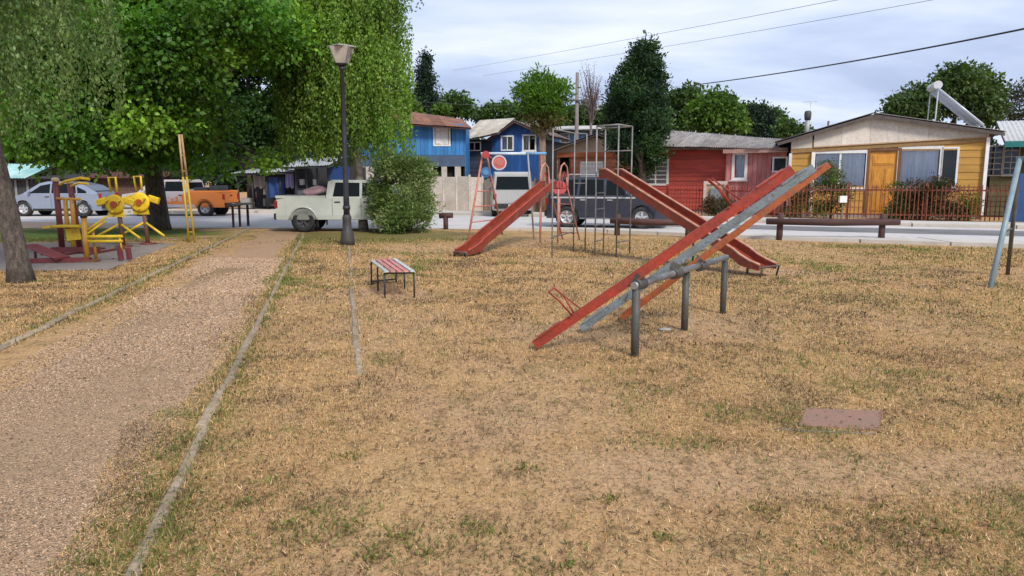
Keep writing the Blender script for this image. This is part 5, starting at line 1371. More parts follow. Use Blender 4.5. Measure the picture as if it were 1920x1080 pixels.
# red sign disc by the slide ladder
c = D(1049,352,21.0)
T = Thing('round_sign', 'round red board on a pink post between the slide ladder and the SUV', 'sign', (c.x, 21.0, 0))
T.part('post', MB().tube([(c.x,21.03,0),(c.x,21.03,c.z)], 0.03, 8), PINKP, world=True)
T.part('board', MB().lathe([(0.001,-0.02),(0.2,-0.02),(0.2,0.02),(0.001,0.02)], (c.x,20.97,c.z), 20, 'y', smooth=False), M('pink_red', (0.55,0.05,0.08), (0.55,0.14,0.16), rough=0.5), world=True)

# swing at the right border
f0, f1 = G(1856,540), G(1889,515); ap = D(1912,298,11.65)
T = Thing('swing_frame', 'pale blue steel swing frame standing at the right border', 'swing', (f0.x, f0.y, 0))
PBLUE = M('pale_blue_paint', (0.24,0.34,0.38), (0.17,0.22,0.24), rough=0.5, scale=5, amt=0.6)
ax = Vector((f1.y-f0.y, -(f1.x-f0.x), 0)).normalized()
T.part('leg', MB().tube([f0-Vector((0,0,0.05)), ap], 0.040, 10), PBLUE, world=True)
T.part('leg', MB().tube([f1-Vector((0,0,0.05)), ap], 0.032, 10), STEELD, world=True)
o_ = ax*2.6
T.part('leg', MB().tube([f0+o_-Vector((0,0,0.05)), ap+o_], 0.040, 10), PBLUE, world=True); T.part('leg', MB().tube([f1+o_-Vector((0,0,0.05)), ap+o_], 0.032, 10), STEELD, world=True)
T.part('top_bar', MB().tube([ap-ax*0.05, ap+o_+ax*0.05], 0.04, 10), PBLUE, world=True)
m0 = f0.lerp(ap, 0.42); m1 = f1.lerp(ap, 0.42); T.part('brace', MB().tube([m0, m1], 0.018, 7), STEELD, world=True)

# small slatted bench
n0, n1, q0, q1 = G(722,559), G(777,558), G(697,534), G(743,529)
ctr = (n0+n1+q0+q1)/4
T = Thing('slatted_bench', 'small low bench of white and red slats on thin dark legs', 'bench', (ctr.x, ctr.y, 0))
hs = 0.36
for f in (0.0, 0.5, 1.0):
    a, b = n0.lerp(q0, f), n1.lerp(q1, f)
    for p in (a, b): T.part('leg', MB().tube([(p.x,p.y,-0.03),(p.x,p.y,hs-0.02)], 0.0125, 7), BLACK, world=True)
    T.part('cross_bar', MB().tube([(a.x,a.y,hs-0.02),(b.x,b.y,hs-0.02)], 0.0125, 7), BLACK, world=True)
    if f == 1.0: T.part('cross_bar', MB().tube([(a.x,a.y,0.05),(b.x,b.y,0.05)], 0.0125, 7), BLACK, world=True)
SW, SR = M('slat_white', (0.52,0.54,0.50), (0.32,0.33,0.3), rough=0.6, scale=8, amt=0.6), M('slat_red', (0.50,0.09,0.08), (0.5,0.3,0.27), rough=0.6, scale=8, amt=0.7)
for k, mt in enumerate((SW, SR, SR, SR, SW)):
    f = 0.06+0.88*k/4
    a, b = n0.lerp(n1, f), q0.lerp(q1, f); dd = (b-a).normalized()*0.05
    T.part('slat', MB().beam((a.x-dd.x,a.y-dd.y,hs+0.006), (b.x+dd.x,b.y+dd.y,hs+0.006), 0.062, 0.02, bev=0.004), mt, world=True)

# log barriers along the pavement
LOG = M('stained_log', (0.105,0.042,0.034), (0.055,0.03,0.027), rough=0.75, scale=4, amt=0.7, streak=(0.5,3,3), bump=0.3)
def log_rail(label, posts, r0, r1, z, h=0.70):
    T = Thing('log_barrier', label, 'barrier', (posts[0].x, posts[0].y, 0), 0, 'log barriers along the playground edge')
    for p in posts: T.part('post', MB().tube([(p.x,p.y,-0.1),(p.x,p.y,h*0.5),(p.x+0.01,p.y,h)], [0.085,0.08,0.078], 10), LOG, world=True)
    T.part('rail', MB().tube([Vector((*r0.xy, z)), (Vector((*r0.xy, z))+Vector((*r1.xy, z)))*0.5+Vector((0,0,-0.02)), Vector((*r1.xy, z))], [0.082,0.092,0.08], 12), LOG, world=True)
log_rail('thick log barrier in front of the mustard house', [G(1461,450), G(1652,452)], D(1438,400,19.38), D(1688,400,19.02), 0.50)
log_rail('log barrier in front of the dark SUV', [G(1157,441), G(1290,446)], D(1145,400,21.15), D(1302,400,20.25), 0.42, 0.6)
c = G(836,430); T = Thing('log_stub', 'short dark T-shaped log post right of the round bush', 'barrier', (c.x, c.y, 0), 0, 'log barriers along the playground edge')
T.part('post', MB().tube([(0,0,-0.1),(0,0,0.42)], 0.08, 10), LOG); T.part('rail', MB().tube([(-0.2,0.05,0.43),(0.22,-0.04,0.45)], 0.09, 10), LOG)
c0 = G(438,427); c1 = G(466,424)
T = Thing('low_barrier', 'small dark four-legged barrier where the path meets the road', 'barrier', (c0.x, c0.y, 0))
for f in (0, 0.25, 0.8, 1.0):
    p = c0.lerp(c1, f)+Vector((0, 0.25*(int(f*4) % 2), 0)); T.part('leg', MB().beam((p.x,p.y,-0.05), (p.x,p.y,0.72), 0.06, 0.06, up=(1,0,0)), LOG, world=True)
T.part('top_board', MB().beam(c0+Vector((-0.08,0.1,0.75)), c1+Vector((0.08,0.1,0.77)), 0.4, 0.05), GREYW, world=True)

# street lamp
c = G(652,459)
T = Thing('street_lamp', 'tall black street lamp with a tapered glass lantern beside the bush', 'lamp', (c.x, c.y, 0))
BLK = M('lamp_black', (0.018,0.02,0.028), (0.032,0.033,0.04), rough=0.42, scale=6)
T.part('base', MB().lathe([(0.175,-0.02),(0.175,0.12),(0.165,0.16),(0.15,0.30),(0.13,0.34),(0.11,0.36),(0.105,0.60),(0.115,0.66),(0.10,0.70),(0.085,0.74)], n=18), M('lamp_base', (0.035,0.036,0.045), (0.07,0.055,0.045), rough=0.6, amt=0.7))
T.part('pole', MB().lathe([(0.078,0.73),(0.07,1.2),(0.06,2.6),(0.048,4.14),(0.075,4.16),(0.075,4.20),(0.05,4.24)], n=14), BLK)
T.part('collar', MB().lathe([(0.092,0.86),(0.092,0.95)], n=16), BLK)
T.part('lantern_seat', MB().lathe([(0.05,4.22),(0.13,4.26),(0.15,4.28),(0.15,4.295)], n=14), BLK)
LG_ = M('frosted_glass', (0.50,0.45,0.40), (0.38,0.33,0.29), rough=0.3, scale=4)
z0, z1, r0, r1 = 4.30, 4.66, 0.11, 0.225
co = [(-1,-1),(1,-1),(1,1),(-1,1)]
for k in range(4):
    a, b = co[k], co[(k+1)%4]
    T.part('pane', MB().slab([(a[0]*r0,a[1]*r0,z0),(b[0]*r0,b[1]*r0,z0),(b[0]*r1,b[1]*r1,z1),(a[0]*r1,a[1]*r1,z1)], 0.008), LG_)
    T.part('mullion', MB().beam((a[0]*r0*1.03,a[1]*r0*1.03,z0), (a[0]*r1*1.03,a[1]*r1*1.03,z1), 0.022, 0.022), M('lamp_frame', (0.30,0.27,0.24), rough=0.6))
T.part('cap', MB().lathe([(0.245*1.41,4.665),(0.25*1.41,4.685),(0.19*1.41,4.71),(0.05,4.74)], n=4, smooth=False), M('lamp_cap', (0.42,0.40,0.37), rough=0.6))
T.part('bulb', MB().ball((0,0,4.44), (0.055,0.055,0.10)), M('bulb_white', (0.75,0.72,0.66), rough=0.3))

# leaning yellow double post on the grass strip
c = G(360,455); tp_ = D(338,252,18.7)
T = Thing('yellow_post', 'tall thin yellow double post leaning by the gravel path', 'post', (c.x, c.y, 0))
YEL = M('yellow_paint', (0.62,0.42,0.03), (0.45,0.28,0.03), rough=0.5, scale=5, amt=0.5)
PALEP = M('peeled_paint', (0.48,0.36,0.24), (0.34,0.17,0.07), rough=0.7, scale=5, amt=0.8)
for s_ in (-1, 1):
    a = Vector((c.x+s_*0.075, c.y, -0.05)); b = tp_+Vector((s_*0.03, 0, 0)); m_ = a.lerp(b, 0.62)
    T.part('rod', MB().tube([a, m_], 0.028, 7), YEL, world=True); T.part('upper_rod', MB().tube([m_, b], 0.028, 7), PALEP, world=True)
for k in range(7):
    t_ = 0.1+0.85*k/6; p = c.lerp(tp_, t_); w_ = 0.075-0.04*t_
    T.part('tie', MB().tube([p-Vector((w_,0,0)), p+Vector((w_,0,0))], 0.014, 6), YEL, world=True)
# ------------------------------------------------------------------ outdoor exercise machines
MAR = M('maroon_paint', (0.22,0.04,0.045), (0.12,0.03,0.03), rough=0.5, scale=5, amt=0.6)
YL = M('machine_yellow', (0.80,0.56,0.02), (0.64,0.38,0.02), rough=0.48, scale=5, amt=0.5, chip=(0.25,0.14,0.05), chips=0.3)
OR = M('machine_orange', (0.66,0.36,0.035), (0.46,0.2,0.03), rough=0.5, scale=5, amt=0.6)
CAPM = M('cream_cap', (0.60,0.47,0.26), rough=0.5)
Y = 16.4; g = D(120,335,Y)
T = Thing('exercise_machine', 'exercise machine with two tall maroon posts and yellow seats', 'exercise machine', (g.x, Y, 0), 0, 'outdoor exercise machines on the concrete pad')
for (u0,v0,u1,v1,yy) in ((104,340,114,440,Y),(131,344,146,440,Y+0.5)):
    a, b = D(u0,v0,yy), D(u1,v1,yy); b2 = b+(b-a)*((b.z+0.03)/(a.z-b.z))
    o = T.part('post', MB().tube([a, b2], 0.062, 12), MAR, world=True)
    T.part('cap', MB().ball(a+Vector((0,0,0.03)), (0.085,0.085,0.06)), CAPM, o, world=True)
for (u0,v0,u1,v1) in ((122,374,127,436),(134,372,140,436)):
    T.part('swing_arm', MB().tube([D(u0,v0,Y-0.25), D(u1,v1,Y-0.25)], 0.045, 8), OR, world=True)
T.part('arm_axle', MB().tube([D(104,372,Y-0.02), D(150,374,Y-0.3)], 0.03, 8), OR, world=True)
T.part('handlebar', MB().tube([D(112,346,Y-0.2), D(122,340,Y-0.25), D(150,334,Y-0.3), D(168,336,Y-0.3)], 0.032, 8), YL, world=True)
T.part('handlebar', MB().tube([D(133,349,Y+0.1), D(148,343,Y), D(165,345,Y-0.1)], 0.028, 8), YL, world=True)
s0 = D(133,424,Y-0.45)
T.part('seat', MB().beam(s0+Vector((-0.32,0,0)), s0+Vector((0.26,0,0)), 0.34, 0.05, bev=0.012), YL, world=True)
T.part('backrest', MB().beam(s0+Vector((0.02,0.0,-0.05)), s0+Vector((0.05,0.0,-0.30)), 0.3, 0.05, up=(0,1,0), bev=0.012), YL, world=True)
T.part('footrest', MB().beam(s0+Vector((-0.5,-0.05,-0.02)), s0+Vector((-0.33,-0.05,0.0)), 0.3, 0.04), YL, world=True)
T.part('seat_post', MB().tube([s0+Vector((0.0,0.03,-0.02)), Vector((s0.x, s0.y+0.03, 0.12))], 0.05, 10), OR, world=True)
a, b = D(98,463,Y-0.5), D(185,463,Y-0.5)
T.part('base_beam', MB().beam(Vector((a.x,Y-0.5,0.09)), Vector((b.x,Y-0.5,0.09)), 0.12, 0.10), MAR, world=True)
for f in (0.05, 0.5, 0.95): T.part('foot', MB().beam((a.x+(b.x-a.x)*f,Y-0.9,0.02),(a.x+(b.x-a.x)*f,Y+0.55,0.02), 0.12, 0.04), MAR, world=True)

Y = 14.3; g = D(159,335,Y)
T = Thing('exercise_machine', 'exercise machine with an orange post and low maroon boards', 'exercise machine', (g.x, Y, 0), 0, 'outdoor exercise machines on the concrete pad')
a = D(157,408,Y)
T.part('post', MB().tube([(a.x,Y,0),(a.x,Y,a.z)], 0.05, 12), OR, world=True); T.part('post_cap', MB().lathe([(0.065,a.z),(0.065,a.z+0.07),(0.02,a.z+0.09)], (a.x,Y,0), 12), BLACK, world=True)
T.part('rear_post', MB().tube([(a.x+0.11,Y+0.12,0),(a.x+0.09,Y+0.1,a.z-0.2)], 0.03, 8), OR, world=True)
for k in range(2):
    T.part('strut', MB().tube([(a.x+0.05,Y,0.62-0.07*k), D(200-3*k,406+8*k,Y+0.2)], 0.022, 7), YL, world=True)
for v in (443, 452):
    p = D(230,v,Y+0.1); T.part('bar', MB().tube([(a.x+0.04,Y,p.z), (p.x,Y+0.1,p.z)], 0.028, 8), YL, world=True)
p = D(226,470,Y+0.1)
for dx in (0.0, 0.11): T.part('pedal', MB().beam((p.x+dx,Y+0.1+dx,0.03), (p.x+dx-0.02,Y+0.1+dx,0.26), 0.07, 0.09, up=(1,0,0), bev=0.01), MAR, world=True)
T.part('pedal_arm', MB().tube([(p.x+0.02,Y+0.12,0.2), (p.x,Y+0.1,D(230,443,Y).z)], 0.018, 6), YL, world=True)
a1, b1 = D(51,470,Y+0.2), D(112,489,Y-0.3)
T.part('sit_up_board', MB().beam((a1.x,Y+0.3,0.30), (b1.x,Y-0.2,0.10), 0.30, 0.04, bev=0.01), MAR, world=True)
T.part('base_beam', MB().beam((a1.x+0.05,Y-0.3,0.05), (a.x+0.08,Y-0.02,0.05), 0.14, 0.08), MAR, world=True)
T.part('cross_foot', MB().beam((a.x-0.18,Y-0.02,0.025), (a.x+0.22,Y-0.02,0.025), 0.2, 0.04), M('rust_foot', (0.22,0.10,0.04), rough=0.7), world=True)
T.part('board_leg', MB().tube([(a1.x+0.12,Y+0.25,0.0),(a1.x+0.12,Y+0.25,0.27)], 0.025, 7), MAR, world=True)

def wheel_machine(Y, uc, vc, label, k=1.0):
    c = D(uc, vc, Y); g = Vector((c.x+0.04, Y, 0))
    T = Thing('exercise_machine', label, 'exercise machine', (g.x, Y, 0), 0, 'outdoor exercise machines on the concrete pad')
    T.part('post', MB().tube([(g.x+0.04,Y+0.1,0),(c.x+0.02,Y+0.1,c.z+0.1)], 0.05, 12), M('brown_post', (0.20,0.10,0.05), rough=0.6), world=True)
    wh = T.part('arm_wheel', MB().lathe([(0.001,-0.03),(0.20*k,-0.03),(0.24*k,-0.02),(0.265*k,0.0),(0.24*k,0.02),(0.2*k,0.03),(0.001,0.03)], c, 22, 'y'), YL, world=True)
    T.part('hub', MB().lathe([(0.001,-0.075),(0.075,-0.075),(0.075,-0.032),(0.001,-0.032)], c, 14, 'y', smooth=False), M('hub_red', (0.40,0.08,0.03), rough=0.5), wh, world=True)
    for n_ in range(3):
        t_ = 0.5+n_*2.094; T.part('grip', MB().tube([c+Vector((0.17*math.cos(t_),-0.03,0.17*math.sin(t_))), c+Vector((0.17*math.cos(t_),-0.14,0.17*math.sin(t_)))], 0.022, 8), YL, wh, world=True)
    T.part('handle_frame', MB().tube([c+Vector((-0.09,0.05,0.28)), c+Vector((-0.12,0.05,0.62)), c+Vector((0.04,0.05,0.62)), c+Vector((0.05,0.05,0.28))], 0.028, 8), YL, world=True)
    for s_ in (-1, 1): T.part('side_arm', MB().beam(c+Vector((s_*0.2,0.06,0.10)), c+Vector((s_*0.44,0.06,0.02)), 0.1, 0.16, bev=0.02), YL, world=True)
    T.part('skirt', MB().prism([(c.x-0.2,c.z-0.30),(c.x+0.2,c.z-0.30),(c.x+0.16,c.z-0.1),(c.x-0.16,c.z-0.1)], Y+0.03, Y+0.05), YL, world=True)
    for s_ in (-1, 1): T.part('lower_bar', MB().tube([(g.x,Y+0.1,0.55), (g.x+s_*0.55,Y-0.1,0.22)], 0.03, 8), YL, world=True)
    T.part('foot_plate', MB().lathe([(0.2,0.0),(0.2,0.03),(0.06,0.05)], (g.x+0.04,Y+0.1,0), 14), MAR, world=True)
wheel_machine(17.4, 215, 383, 'exercise machine with a yellow arm wheel next to the maroon posts', 0.88)
wheel_machine(18.1, 262, 379, 'exercise machine with a yellow arm wheel next to the maple trunk', 0.92)

# ------------------------------------------------------------------ vehicles
TYRE = M('tyre_rubber', (0.022,0.022,0.023), (0.045,0.042,0.038), rough=0.9, scale=6)
RIM = M('rim_alloy', (0.55,0.55,0.56), (0.36,0.36,0.36), rough=0.4, metal=0.3)
CARGL = M_glass('car_glass', (0.22,0.27,0.28), 0.008, 0.93)
TRIMB = M('black_plastic', (0.02,0.02,0.021), rough=0.6)
LAMPC = M('lamp_clear', (0.6,0.6,0.6), rough=0.15); LAMPR = M('lamp_red', (0.35,0.015,0.012), rough=0.2)
def outline_with_arches(top, wheels, wr, zb):
    """closed side outline: bottom edge with two wheel arches, then the top profile from front to rear"""
    pts = []
    xr, xf = min(wheels), max(wheels); R_ = wr*1.17
    def arch(xc):
        a0 = math.asin(max(-1, min(1, (zb-wr)/R_)))
        return [(xc-R_*math.cos(a), wr+R_*math.sin(a)) for a in np.linspace(a0, math.pi-a0, 9)]
    pts.append((top[-1][0], zb)); pts += arch(xr); pts += arch(xf); pts.append((top[0][0], zb))
    return pts + list(top)
def car(label, loc, rz, spec, group='vehicles on the road', name='parked_car', cat='car'):
    T = Thing(name, label, cat, loc, rz, group)
    W, belt, tumble, wr, zb, wheels = spec['W'], spec['belt'], spec['tumble'], spec['wr'], spec['zb'], spec['wheels']
    xs = [p[0] for p in spec['top']]; xe0, xe1 = min(xs)+0.35, max(xs)-0.45
    def hy(x, z):
        y = W/2
        if z > belt: y -= (z-belt)*tumble
        elif z < 0.5: y -= (0.5-z)*0.12
        if x < xe0: y -= (xe0-x)*0.22
        if x > xe1: y -= (x-xe1)*0.32
        return y
    def half(pts):
        bm = bmesh.new(); vs_ = [bm.verts.new((x, 0, z)) for x, z in pts]; bm.faces.new(vs_)
        bmesh.ops.triangulate(bm, faces=bm.faces[:], ngon_method='EAR_CLIP')
        for co_, no_ in (((0,0,belt),(0,0,1)), ((0,0,0.5),(0,0,1)), ((xe0,0,0),(1,0,0)), ((xe1,0,0),(1,0,0))):
            bmesh.ops.bisect_plane(bm, geom=bm.verts[:]+bm.edges[:]+bm.faces[:], plane_co=co_, plane_no=no_)
        return bm
    bm = half(outline_with_arches(spec['top'], wheels, wr, zb))
    bnd = [e for e in bm.edges if len(e.link_faces) == 1]
    ov = list(bm.verts); of = list(bm.faces); mir = {}
    for v in ov: mir[v] = bm.verts.new((v.co.x, -hy(v.co.x, v.co.z), v.co.z))
    for f in of: bm.faces.new([mir[v] for v in reversed(f.verts)])
    for e in bnd: bm.faces.new([e.verts[0], e.verts[1], mir[e.verts[1]], mir[e.verts[0]]])
    for v in ov: v.co.y = hy(v.co.x, v.co.z)
    bmesh.ops.recalc_face_normals(bm, faces=bm.faces)
    sh = [e for e in bm.edges if len(e.link_faces) == 2 and e.calc_face_angle(0) > 0.9 and e.verts[0].co.z > zb+0.02 and e.verts[1].co.z > zb+0.02 and (e.verts[0].co.y*e.verts[1].co.y > 0) and min(abs(e.verts[0].co.x-w_) for w_ in wheels) > wr*1.25]
    bmesh.ops.bevel(bm, geom=sh, offset=0.035, segments=2, affect='EDGES', clamp_overlap=True)
    me = bpy.data.meshes.new('body'); bm.to_mesh(me); bm.free(); me.materials.append(spec['paint'])
    if 'paint2' in spec:
        me.materials.append(spec['paint2'])
        for p in me.polygons:
            if spec['two'](p.center): p.material_index = 1
    body = link('body', me, T.o)
    # wheel wells
    for xw in wheels:
        for s_ in (-1, 1):
            T.part('wheel_arch', MB().lathe([(0.001,0),(wr*1.14,0),(wr*1.14,0.02),(0.001,0.02)], (xw, s_*(W/2-0.13)-0.01, wr), 18, 'y', smooth=False), TRIMB)
            yw = s_*(W/2-0.10)
            o = T.part('wheel', MB().lathe([(wr*0.62,-0.10),(wr*0.93,-0.10),(wr,-0.07),(wr,0.07),(wr*0.93,0.10),(wr*0.62,0.10),(wr*0.62,-0.10)], (xw, yw, wr), 22, 'y', cap=False), TYRE)
            mb = MB().lathe([(0.001,0.0),(wr*0.63,0.0),(wr*0.63,s_*0.09),(wr*0.57,s_*0.09),(wr*0.54,s_*0.02),(0.001,s_*0.02)], (xw, yw, wr), 20, 'y', cap=False)
            nsp = spec.get('spokes', 5)
            for k in range(nsp):
                t_ = 2*math.pi*k/nsp+0.3; c_ = Vector((xw, yw+s_*0.06, wr))
                mb.beam(c_, c_+Vector((math.cos(t_)*wr*0.56, 0, math.sin(t_)*wr*0.56)), 0.03, wr*0.17, up=(math.sin(t_),0,-math.cos(t_)))
            T.part('rim', mb, spec.get('rim', RIM), o)
    for poly in spec['side_glass']:
        for s_ in (-1, 1):
            n = len(poly); ins = [(x, s_*(hy(x, z)+0.003), z) for x, z in poly]; o2 = [(x, s_*(hy(x, z)-0.03), z) for x, z in poly]
            mb = MB(); mb.add(ins+o2, [tuple(range(n)), tuple(range(n, 2*n))[::-1]] + [(i, (i+1)%n, n+(i+1)%n, n+i) for i in range(n)])
            wo_ = T.part('window', mb, spec.get('glass', CARGL))
    for (x0, z0), (x1, z1) in spec['cross_glass']:           # windscreen, rear window
        nr = Vector((z1-z0, 0, -(x1-x0))).normalized()
        if nr.z < 0: nr = -nr
        a0, a1 = hy(x0, z0)-0.09, hy(x1, z1)-0.09
        q_ = [Vector((x0,-a0,z0)), Vector((x0,a0,z0)), Vector((x1,a1,z1)), Vector((x1,-a1,z1))]
        mb = MB(); mb.add([p+nr*0.006 for p in q_]+[p-nr*0.01 for p in q_], [(0,1,2,3),(7,6,5,4),(0,4,5,1),(1,5,6,2),(2,6,7,3),(3,7,4,0)])
        T.part('windscreen', mb, CARGL)
    xf, xr = max(xs), min(xs)
    zl_ = spec.get('zlamp', 0.75)
    for s_ in (-1, 1):
        T.part('headlight', MB().beam((xf-0.10, s_*(hy(xf-0.1, zl_)-0.13), zl_), (xf+0.012, s_*(hy(xf, zl_)-0.13), zl_-0.01), 0.24, 0.13, bev=0.02), LAMPC)
        T.part('tail_light', MB().beam((xr-0.012, s_*(hy(xr, zl_)-0.07), zl_+0.1), (xr+0.08, s_*(hy(xr+0.08, zl_)-0.05), zl_+0.1), 0.12, 0.24, bev=0.015), LAMPR)
        for xd in spec['doors']:
            T.part('door_seam', MB().add([(x_, s_*(hy(x_, z)+0.002), z) for x_ in (xd-0.006, xd+0.006) for z in (zb+0.12, 0.5, belt-0.02)], [(0,3,4,1),(1,4,5,2)]), TRIMB)
            T.part('door_handle', MB().beam((xd+0.07, s_*(hy(xd, belt)+0.012), belt-0.12), (xd+0.24, s_*(hy(xd, belt)+0.012), belt-0.12), 0.025, 0.03), spec.get('trim', TRIMB))
        if 'mirror' in spec:
            xm = spec['mirror']; T.part('mirror', MB().ball((xm, s_*(hy(xm, belt)+0.10), belt+0.09), (0.06,0.10,0.075)), spec['paint'])
        T.part('sill', MB().beam((wheels[0]+wr*1.2, s_*(W/2-0.07), zb+0.04), (wheels[1]-wr*1.2, s_*(W/2-0.07), zb+0.04), 0.1, 0.10), spec.get('sillm', TRIMB))
    for xb, sg in ((xf, 1), (xr, -1)):
        T.part('bumper', MB().beam((xb+sg*0.02, -hy(xb, 0.45)+0.04, 0.46), (xb+sg*0.02, hy(xb, 0.45)-0.04, 0.46), 0.12, 0.2, bev=0.03), spec.get('bumper', TRIMB))
    T.part('number_plate', MB().box(xr-0.095, xr-0.088, -0.18, 0.18, 0.42, 0.53), M('plate_white', (0.6,0.6,0.58), rough=0.5))
    T.part('underbody', MB().box(xr+0.3, xf-0.3, -W/2+0.26, W/2-0.26, zb-0.02, zb+0.35), TRIMB)
    return T, hy
def paint(n, c, r=0.28): return M(n, c, tuple(x*0.85 for x in c), rough=r, scale=1.5, amt=0.4, coat=0.6, fine=0.03)
# dark SUV
sp = dict(W=1.72, belt=1.03, tumble=0.28, wr=0.35, zb=0.30, wheels=(-1.22,1.22), paint=paint('slate_paint', (0.026,0.031,0.050)),
  top=[(2.12,0.55),(2.08,0.88),(1.12,1.03),(0.42,1.58),(0.1,1.64),(-1.2,1.66),(-1.62,1.58),(-1.88,1.02),(-1.92,0.6)],
  side_glass=[[(0.78,1.06),(0.38,1.50),(0.06,1.55),(0.06,1.06)],[(0.0,1.06),(0.0,1.56),(-0.78,1.57),(-0.82,1.06)],[(-0.9,1.06),(-0.86,1.57),(-1.35,1.56),(-1.55,1.12),(-1.5,1.06)]],
  cross_glass=[((1.02,1.09),(0.47,1.54)),((-1.84,1.10),(-1.67,1.50))], doors=(-0.85,0.03), mirror=0.72, sillm=M('silver_plastic', (0.16,0.17,0.19), rough=0.5), trim=RIM)
c = D(1140,335,24.9)
T, hy = car('dark slate SUV with silver roof rails behind the log barrier', (c.x, 24.9, 0.01), R(-15), sp, name='suv')
for s_ in (-1, 1):
    T.part('roof_rail', MB().tube([(0.1,s_*0.62,1.64),(0.0,s_*0.62,1.71),(-1.15,s_*0.62,1.73),(-1.3,s_*0.62,1.66)], 0.022, 7), RIM)
    T.part('side_strip', MB().beam((-1.75,s_*(hy(0,1.0)+0.006),0.985), (1.0,s_*(hy(0,1.0)+0.006),0.985), 0.012, 0.05), RIM)
# pickups
def pickup(paintm, **kw):
    s_ = dict(W=1.70, belt=1.02, tumble=0.24, wr=0.34, zb=0.37, wheels=(-1.50,1.35), paint=paintm,
      top=[(2.20,0.60),(2.16,0.92),(1.40,1.02),(0.88,1.50),(0.6,1.55),(-0.62,1.56),(-0.74,1.50),(-0.80,1.02),(-2.30,1.02),(-2.32,0.62)],
      side_glass=[[(1.10,1.06),(0.82,1.44),(0.28,1.47),(0.28,1.06)],[(0.20,1.06),(0.20,1.47),(-0.52,1.48),(-0.60,1.06)]],
      cross_glass=[((1.32,1.08),(0.92,1.46)),((-0.78,1.12),(-0.755,1.44))], doors=(-0.62,0.24), mirror=1.0, zlamp=0.72)
    s_.update(kw); return s_
def bed(T, mt, W=1.70):
    T.part('bed_liner', MB().box(-2.22, -0.86, -W/2+0.10, W/2-0.10, 1.022, 1.03), TRIMB)
    T.part('bed_rail', MB().box(-2.30, -0.82, -W/2+0.01, -W/2+0.09, 1.018, 1.09).box(-2.30, -0.82, W/2-0.09, W/2-0.01, 1.018, 1.09).box(-2.31, -2.22, -W/2+0.09, W/2-0.09, 1.018, 1.09), mt)
    T.part('tailgate_handle', MB().box(-2.335, -2.318, -0.1, 0.1, 0.85, 0.9), TRIMB)
c = D(577,335,23.2); wp = paint('pale_green_white', (0.50,0.53,0.48), 0.35)
cx = Vector((c.x, 23.2, 0.01))+Vector((math.cos(R(3)),math.sin(R(3)),0))*1.5
T, hy = car('pale greenish white double cab pickup parked behind the lamp post', cx, R(3), pickup(wp, rim=M('dull_rim', (0.06,0.06,0.062), rough=0.6)), name='pickup_truck', cat='pickup truck')
bed(T, wp)
for s_ in (-1, 1):
    T.part('mud_flap', MB().box(-1.10, -1.085, s_*0.70-0.1, s_*0.70+0.1, 0.12, 0.5), TRIMB)
    T.part('fender_flare', MB().tube([(-1.50+0.41*math.cos(a), s_*0.855, 0.34+0.41*math.sin(a)) for a in np.linspace(0.1, math.pi-0.1, 11)], 0.03, 6), wp)
r = np.random.default_rng(4); mb = MB().ball((0,0,0.15), (0.40,0.32,0.17), 16, 10)
mb.v = [(x+0.05*math.sin(9*z+3*y), y+0.04*math.sin(8*x), max(0, z+0.04*math.sin(7*x+5*y))) for x, y, z in mb.v]
o = single('sack', mb, M('sack_pink', (0.74,0.64,0.64), (0.60,0.25,0.29), rough=0.7, scale=2.5, amt=0.7), 'bulging white and pink sack in the bed of the white pickup', 'sack'); o.location = cx+Vector((-1.32,-0.1,1.035))
op = paint('orange_paint', (0.90,0.26,0.04), 0.35); wh = paint('white_paint_car', (0.75,0.66,0.64), 0.35)
Y = 32.8; c = D(398,335,Y)
T, hy = car('orange and white pickup parked across the road behind the maple', (c.x-1.5, Y, 0.01), R(180-2), pickup(wh, paint2=op, two=lambda p: p.x < -0.35 and p.z < 1.03), name='pickup_truck', cat='pickup truck')
bed(T, op); 
T.part('bed_load', MB().box(-1.5, -0.95, -0.6, 0.6, 1.035, 1.22).box(-2.0,-1.6,-0.5,0.5,1.035,1.3), M('dark_load', (0.06,0.065,0.07), rough=0.8))
for k in range(7):                                           # faded red lettering strokes on the white door side
    for s_ in (1,):
        x_ = 1.0-0.24*k
        T.part('lettering', MB().box(x_-0.08, x_+0.08, s_*(hy(0.3,0.8))+0.001, s_*(hy(0.3,0.8))+0.004, 0.62+0.03*(k%2), 0.86-0.03*(k%3)), M('faded_red_print', (0.58,0.24,0.2), (0.62,0.5,0.47), rough=0.5, scale=9, amt=0.9))
# silver hatchback, yellow car, white car, van
hb = dict(W=1.70, belt=0.95, tumble=0.30, wr=0.32, zb=0.24, wheels=(-1.25,1.25), paint=paint('silver_blue_paint', (0.24,0.275,0.35)),
  top=[(2.02,0.5),(1.98,0.74),(1.25,0.95),(0.55,1.40),(0.2,1.48),(-0.7,1.47),(-1.35,1.32),(-1.85,1.0),(-1.98,0.62)],
  side_glass=[[(0.95,0.98),(0.5,1.30),(0.1,1.38),(0.1,0.98)],[(0.03,0.98),(0.03,1.385),(-0.68,1.38),(-0.95,1.28),(-1.0,0.98)],[(-1.06,0.98),(-1.02,1.25),(-1.4,1.08),(-1.45,0.98)]],
  cross_glass=[((1.17,1.0),(0.6,1.36)),((-1.78,1.04),(-1.38,1.28))], doors=(-0.98,0.06), mirror=0.9)
Y = 32.6; c = D(116,335,Y)
car('silver-blue hatchback parked at the far left across the road', (c.x, Y, 0.01), R(180+2), hb)
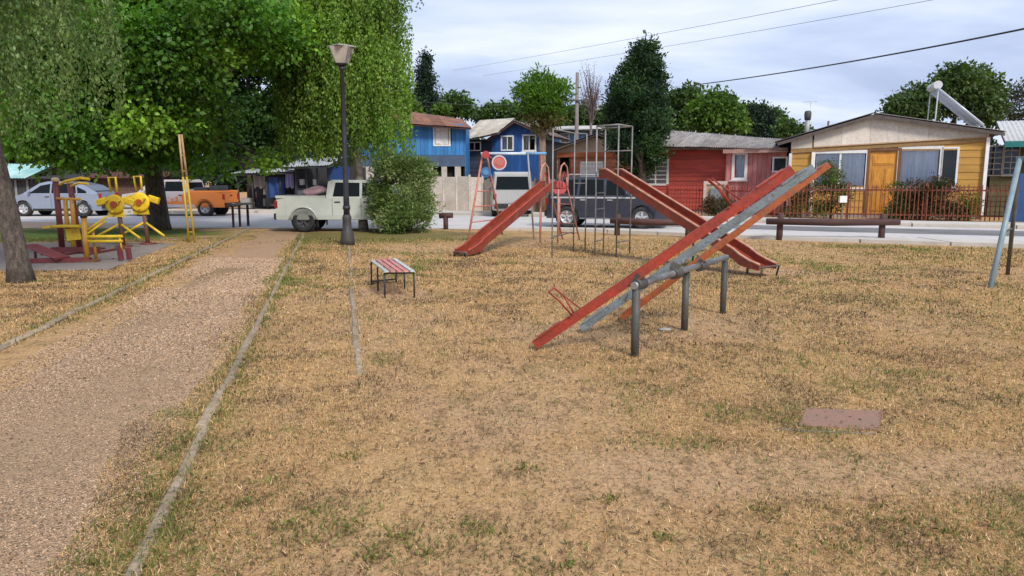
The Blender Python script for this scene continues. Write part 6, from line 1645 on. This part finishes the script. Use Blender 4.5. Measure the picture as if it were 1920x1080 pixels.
vn = dict(W=1.75, belt=1.05, tumble=0.12, wr=0.33, zb=0.28, wheels=(-1.2,1.3), paint=paint('van_grey', (0.42,0.41,0.39), 0.4),
  top=[(2.1,0.55),(2.06,0.95),(1.65,1.10),(1.0,1.78),(0.7,1.86),(-1.7,1.88),(-1.92,1.78),(-1.98,0.6)],
  side_glass=[[(1.42,1.10),(0.95,1.62),(0.5,1.64),(0.5,1.10)],[(0.4,1.12),(0.4,1.64),(-0.6,1.64),(-0.6,1.12)],[(-0.7,1.12),(-0.7,1.64),(-1.7,1.62),(-1.75,1.12)]],
  cross_glass=[((1.6,1.16),(1.06,1.72)),((-1.975,1.15),(-1.93,1.68))], doors=(-0.65,0.45), mirror=1.35)
c = D(958,335,33.2); car('pale grey van seen from behind beyond the coloured climbing frame', (c.x, 33.2, 0.01), R(92), vn, name='parked_van', cat='van')

# ------------------------------------------------------------------ power pole and overhead wires
Y = 46.0; c = D(1080,335,Y); zt = D(1080,136,Y).z
T = Thing('power_pole', 'slim grey power pole rising behind the pipe climbing frame', 'pole', (c.x, Y, 0))
T.part('pole', MB().tube([(0,0,-0.2),(0,0,zt)], [0.16,0.10], 10), M('pole_concrete', (0.22,0.20,0.19), (0.15,0.13,0.12), rough=0.9))
zc = D(1080,189,Y).z
T.part('cross_arm', MB().beam((-0.75,-0.14,zc), (0.75,-0.14,zc), 0.09, 0.09), STEELD)
for x_ in (-0.65, -0.2, 0.25, 0.65): T.part('insulator', MB().lathe([(0.03,zc+0.05),(0.05,zc+0.10),(0.03,zc+0.16)], (x_,-0.14,0), 8), M('porcelain', (0.45,0.42,0.4), rough=0.3))
WIRE = M('cable_black', (0.03,0.03,0.034), rough=0.6); WIREG = M('cable_grey', (0.20,0.21,0.23), rough=0.6)
def cable(label, pts, rad, mt):
    P_ = [Vector(p) for p in pts]; a, b = P_[0], P_[-1]; out = []
    n = 24
    if len(P_) == 3:
        for i in range(n+1):
            t_ = i/n; out.append(a*(1-t_)**2 + P_[1]*2*t_*(1-t_) + b*t_*t_)
    tag(single('overhead_cable', MB().tube(out, rad, 6), mt), label, 'cable', 'overhead cables')
a, b = D(1296,160,46), D(2150,5,16)
cable('thick black cable crossing the sky above the mustard house', [a, D(1640,118,27), b], 0.027, WIRE)
q = [(850,132,1200,72,1600,-6,'highest thin cable crossing the sky'), (905,142,1300,82,1780,-6,'second thin cable below the highest one'), (930,196,1200,150,1700,110,'thin cable passing behind the tall evergreen')]
for u0,v0,u1,v1,u2,v2,lb in q[:2]:
    cable(lb, [D(u0,v0,75), D(u1,v1,46), D(u2,v2,28)], 0.010, WIREG)
cable('thin cable from the power pole to the left behind the pollarded tree', [Vector((c.x-0.2,Y-0.14,zc+0.16)), D(960,206,52), D(780,190,60)], 0.012, WIREG)
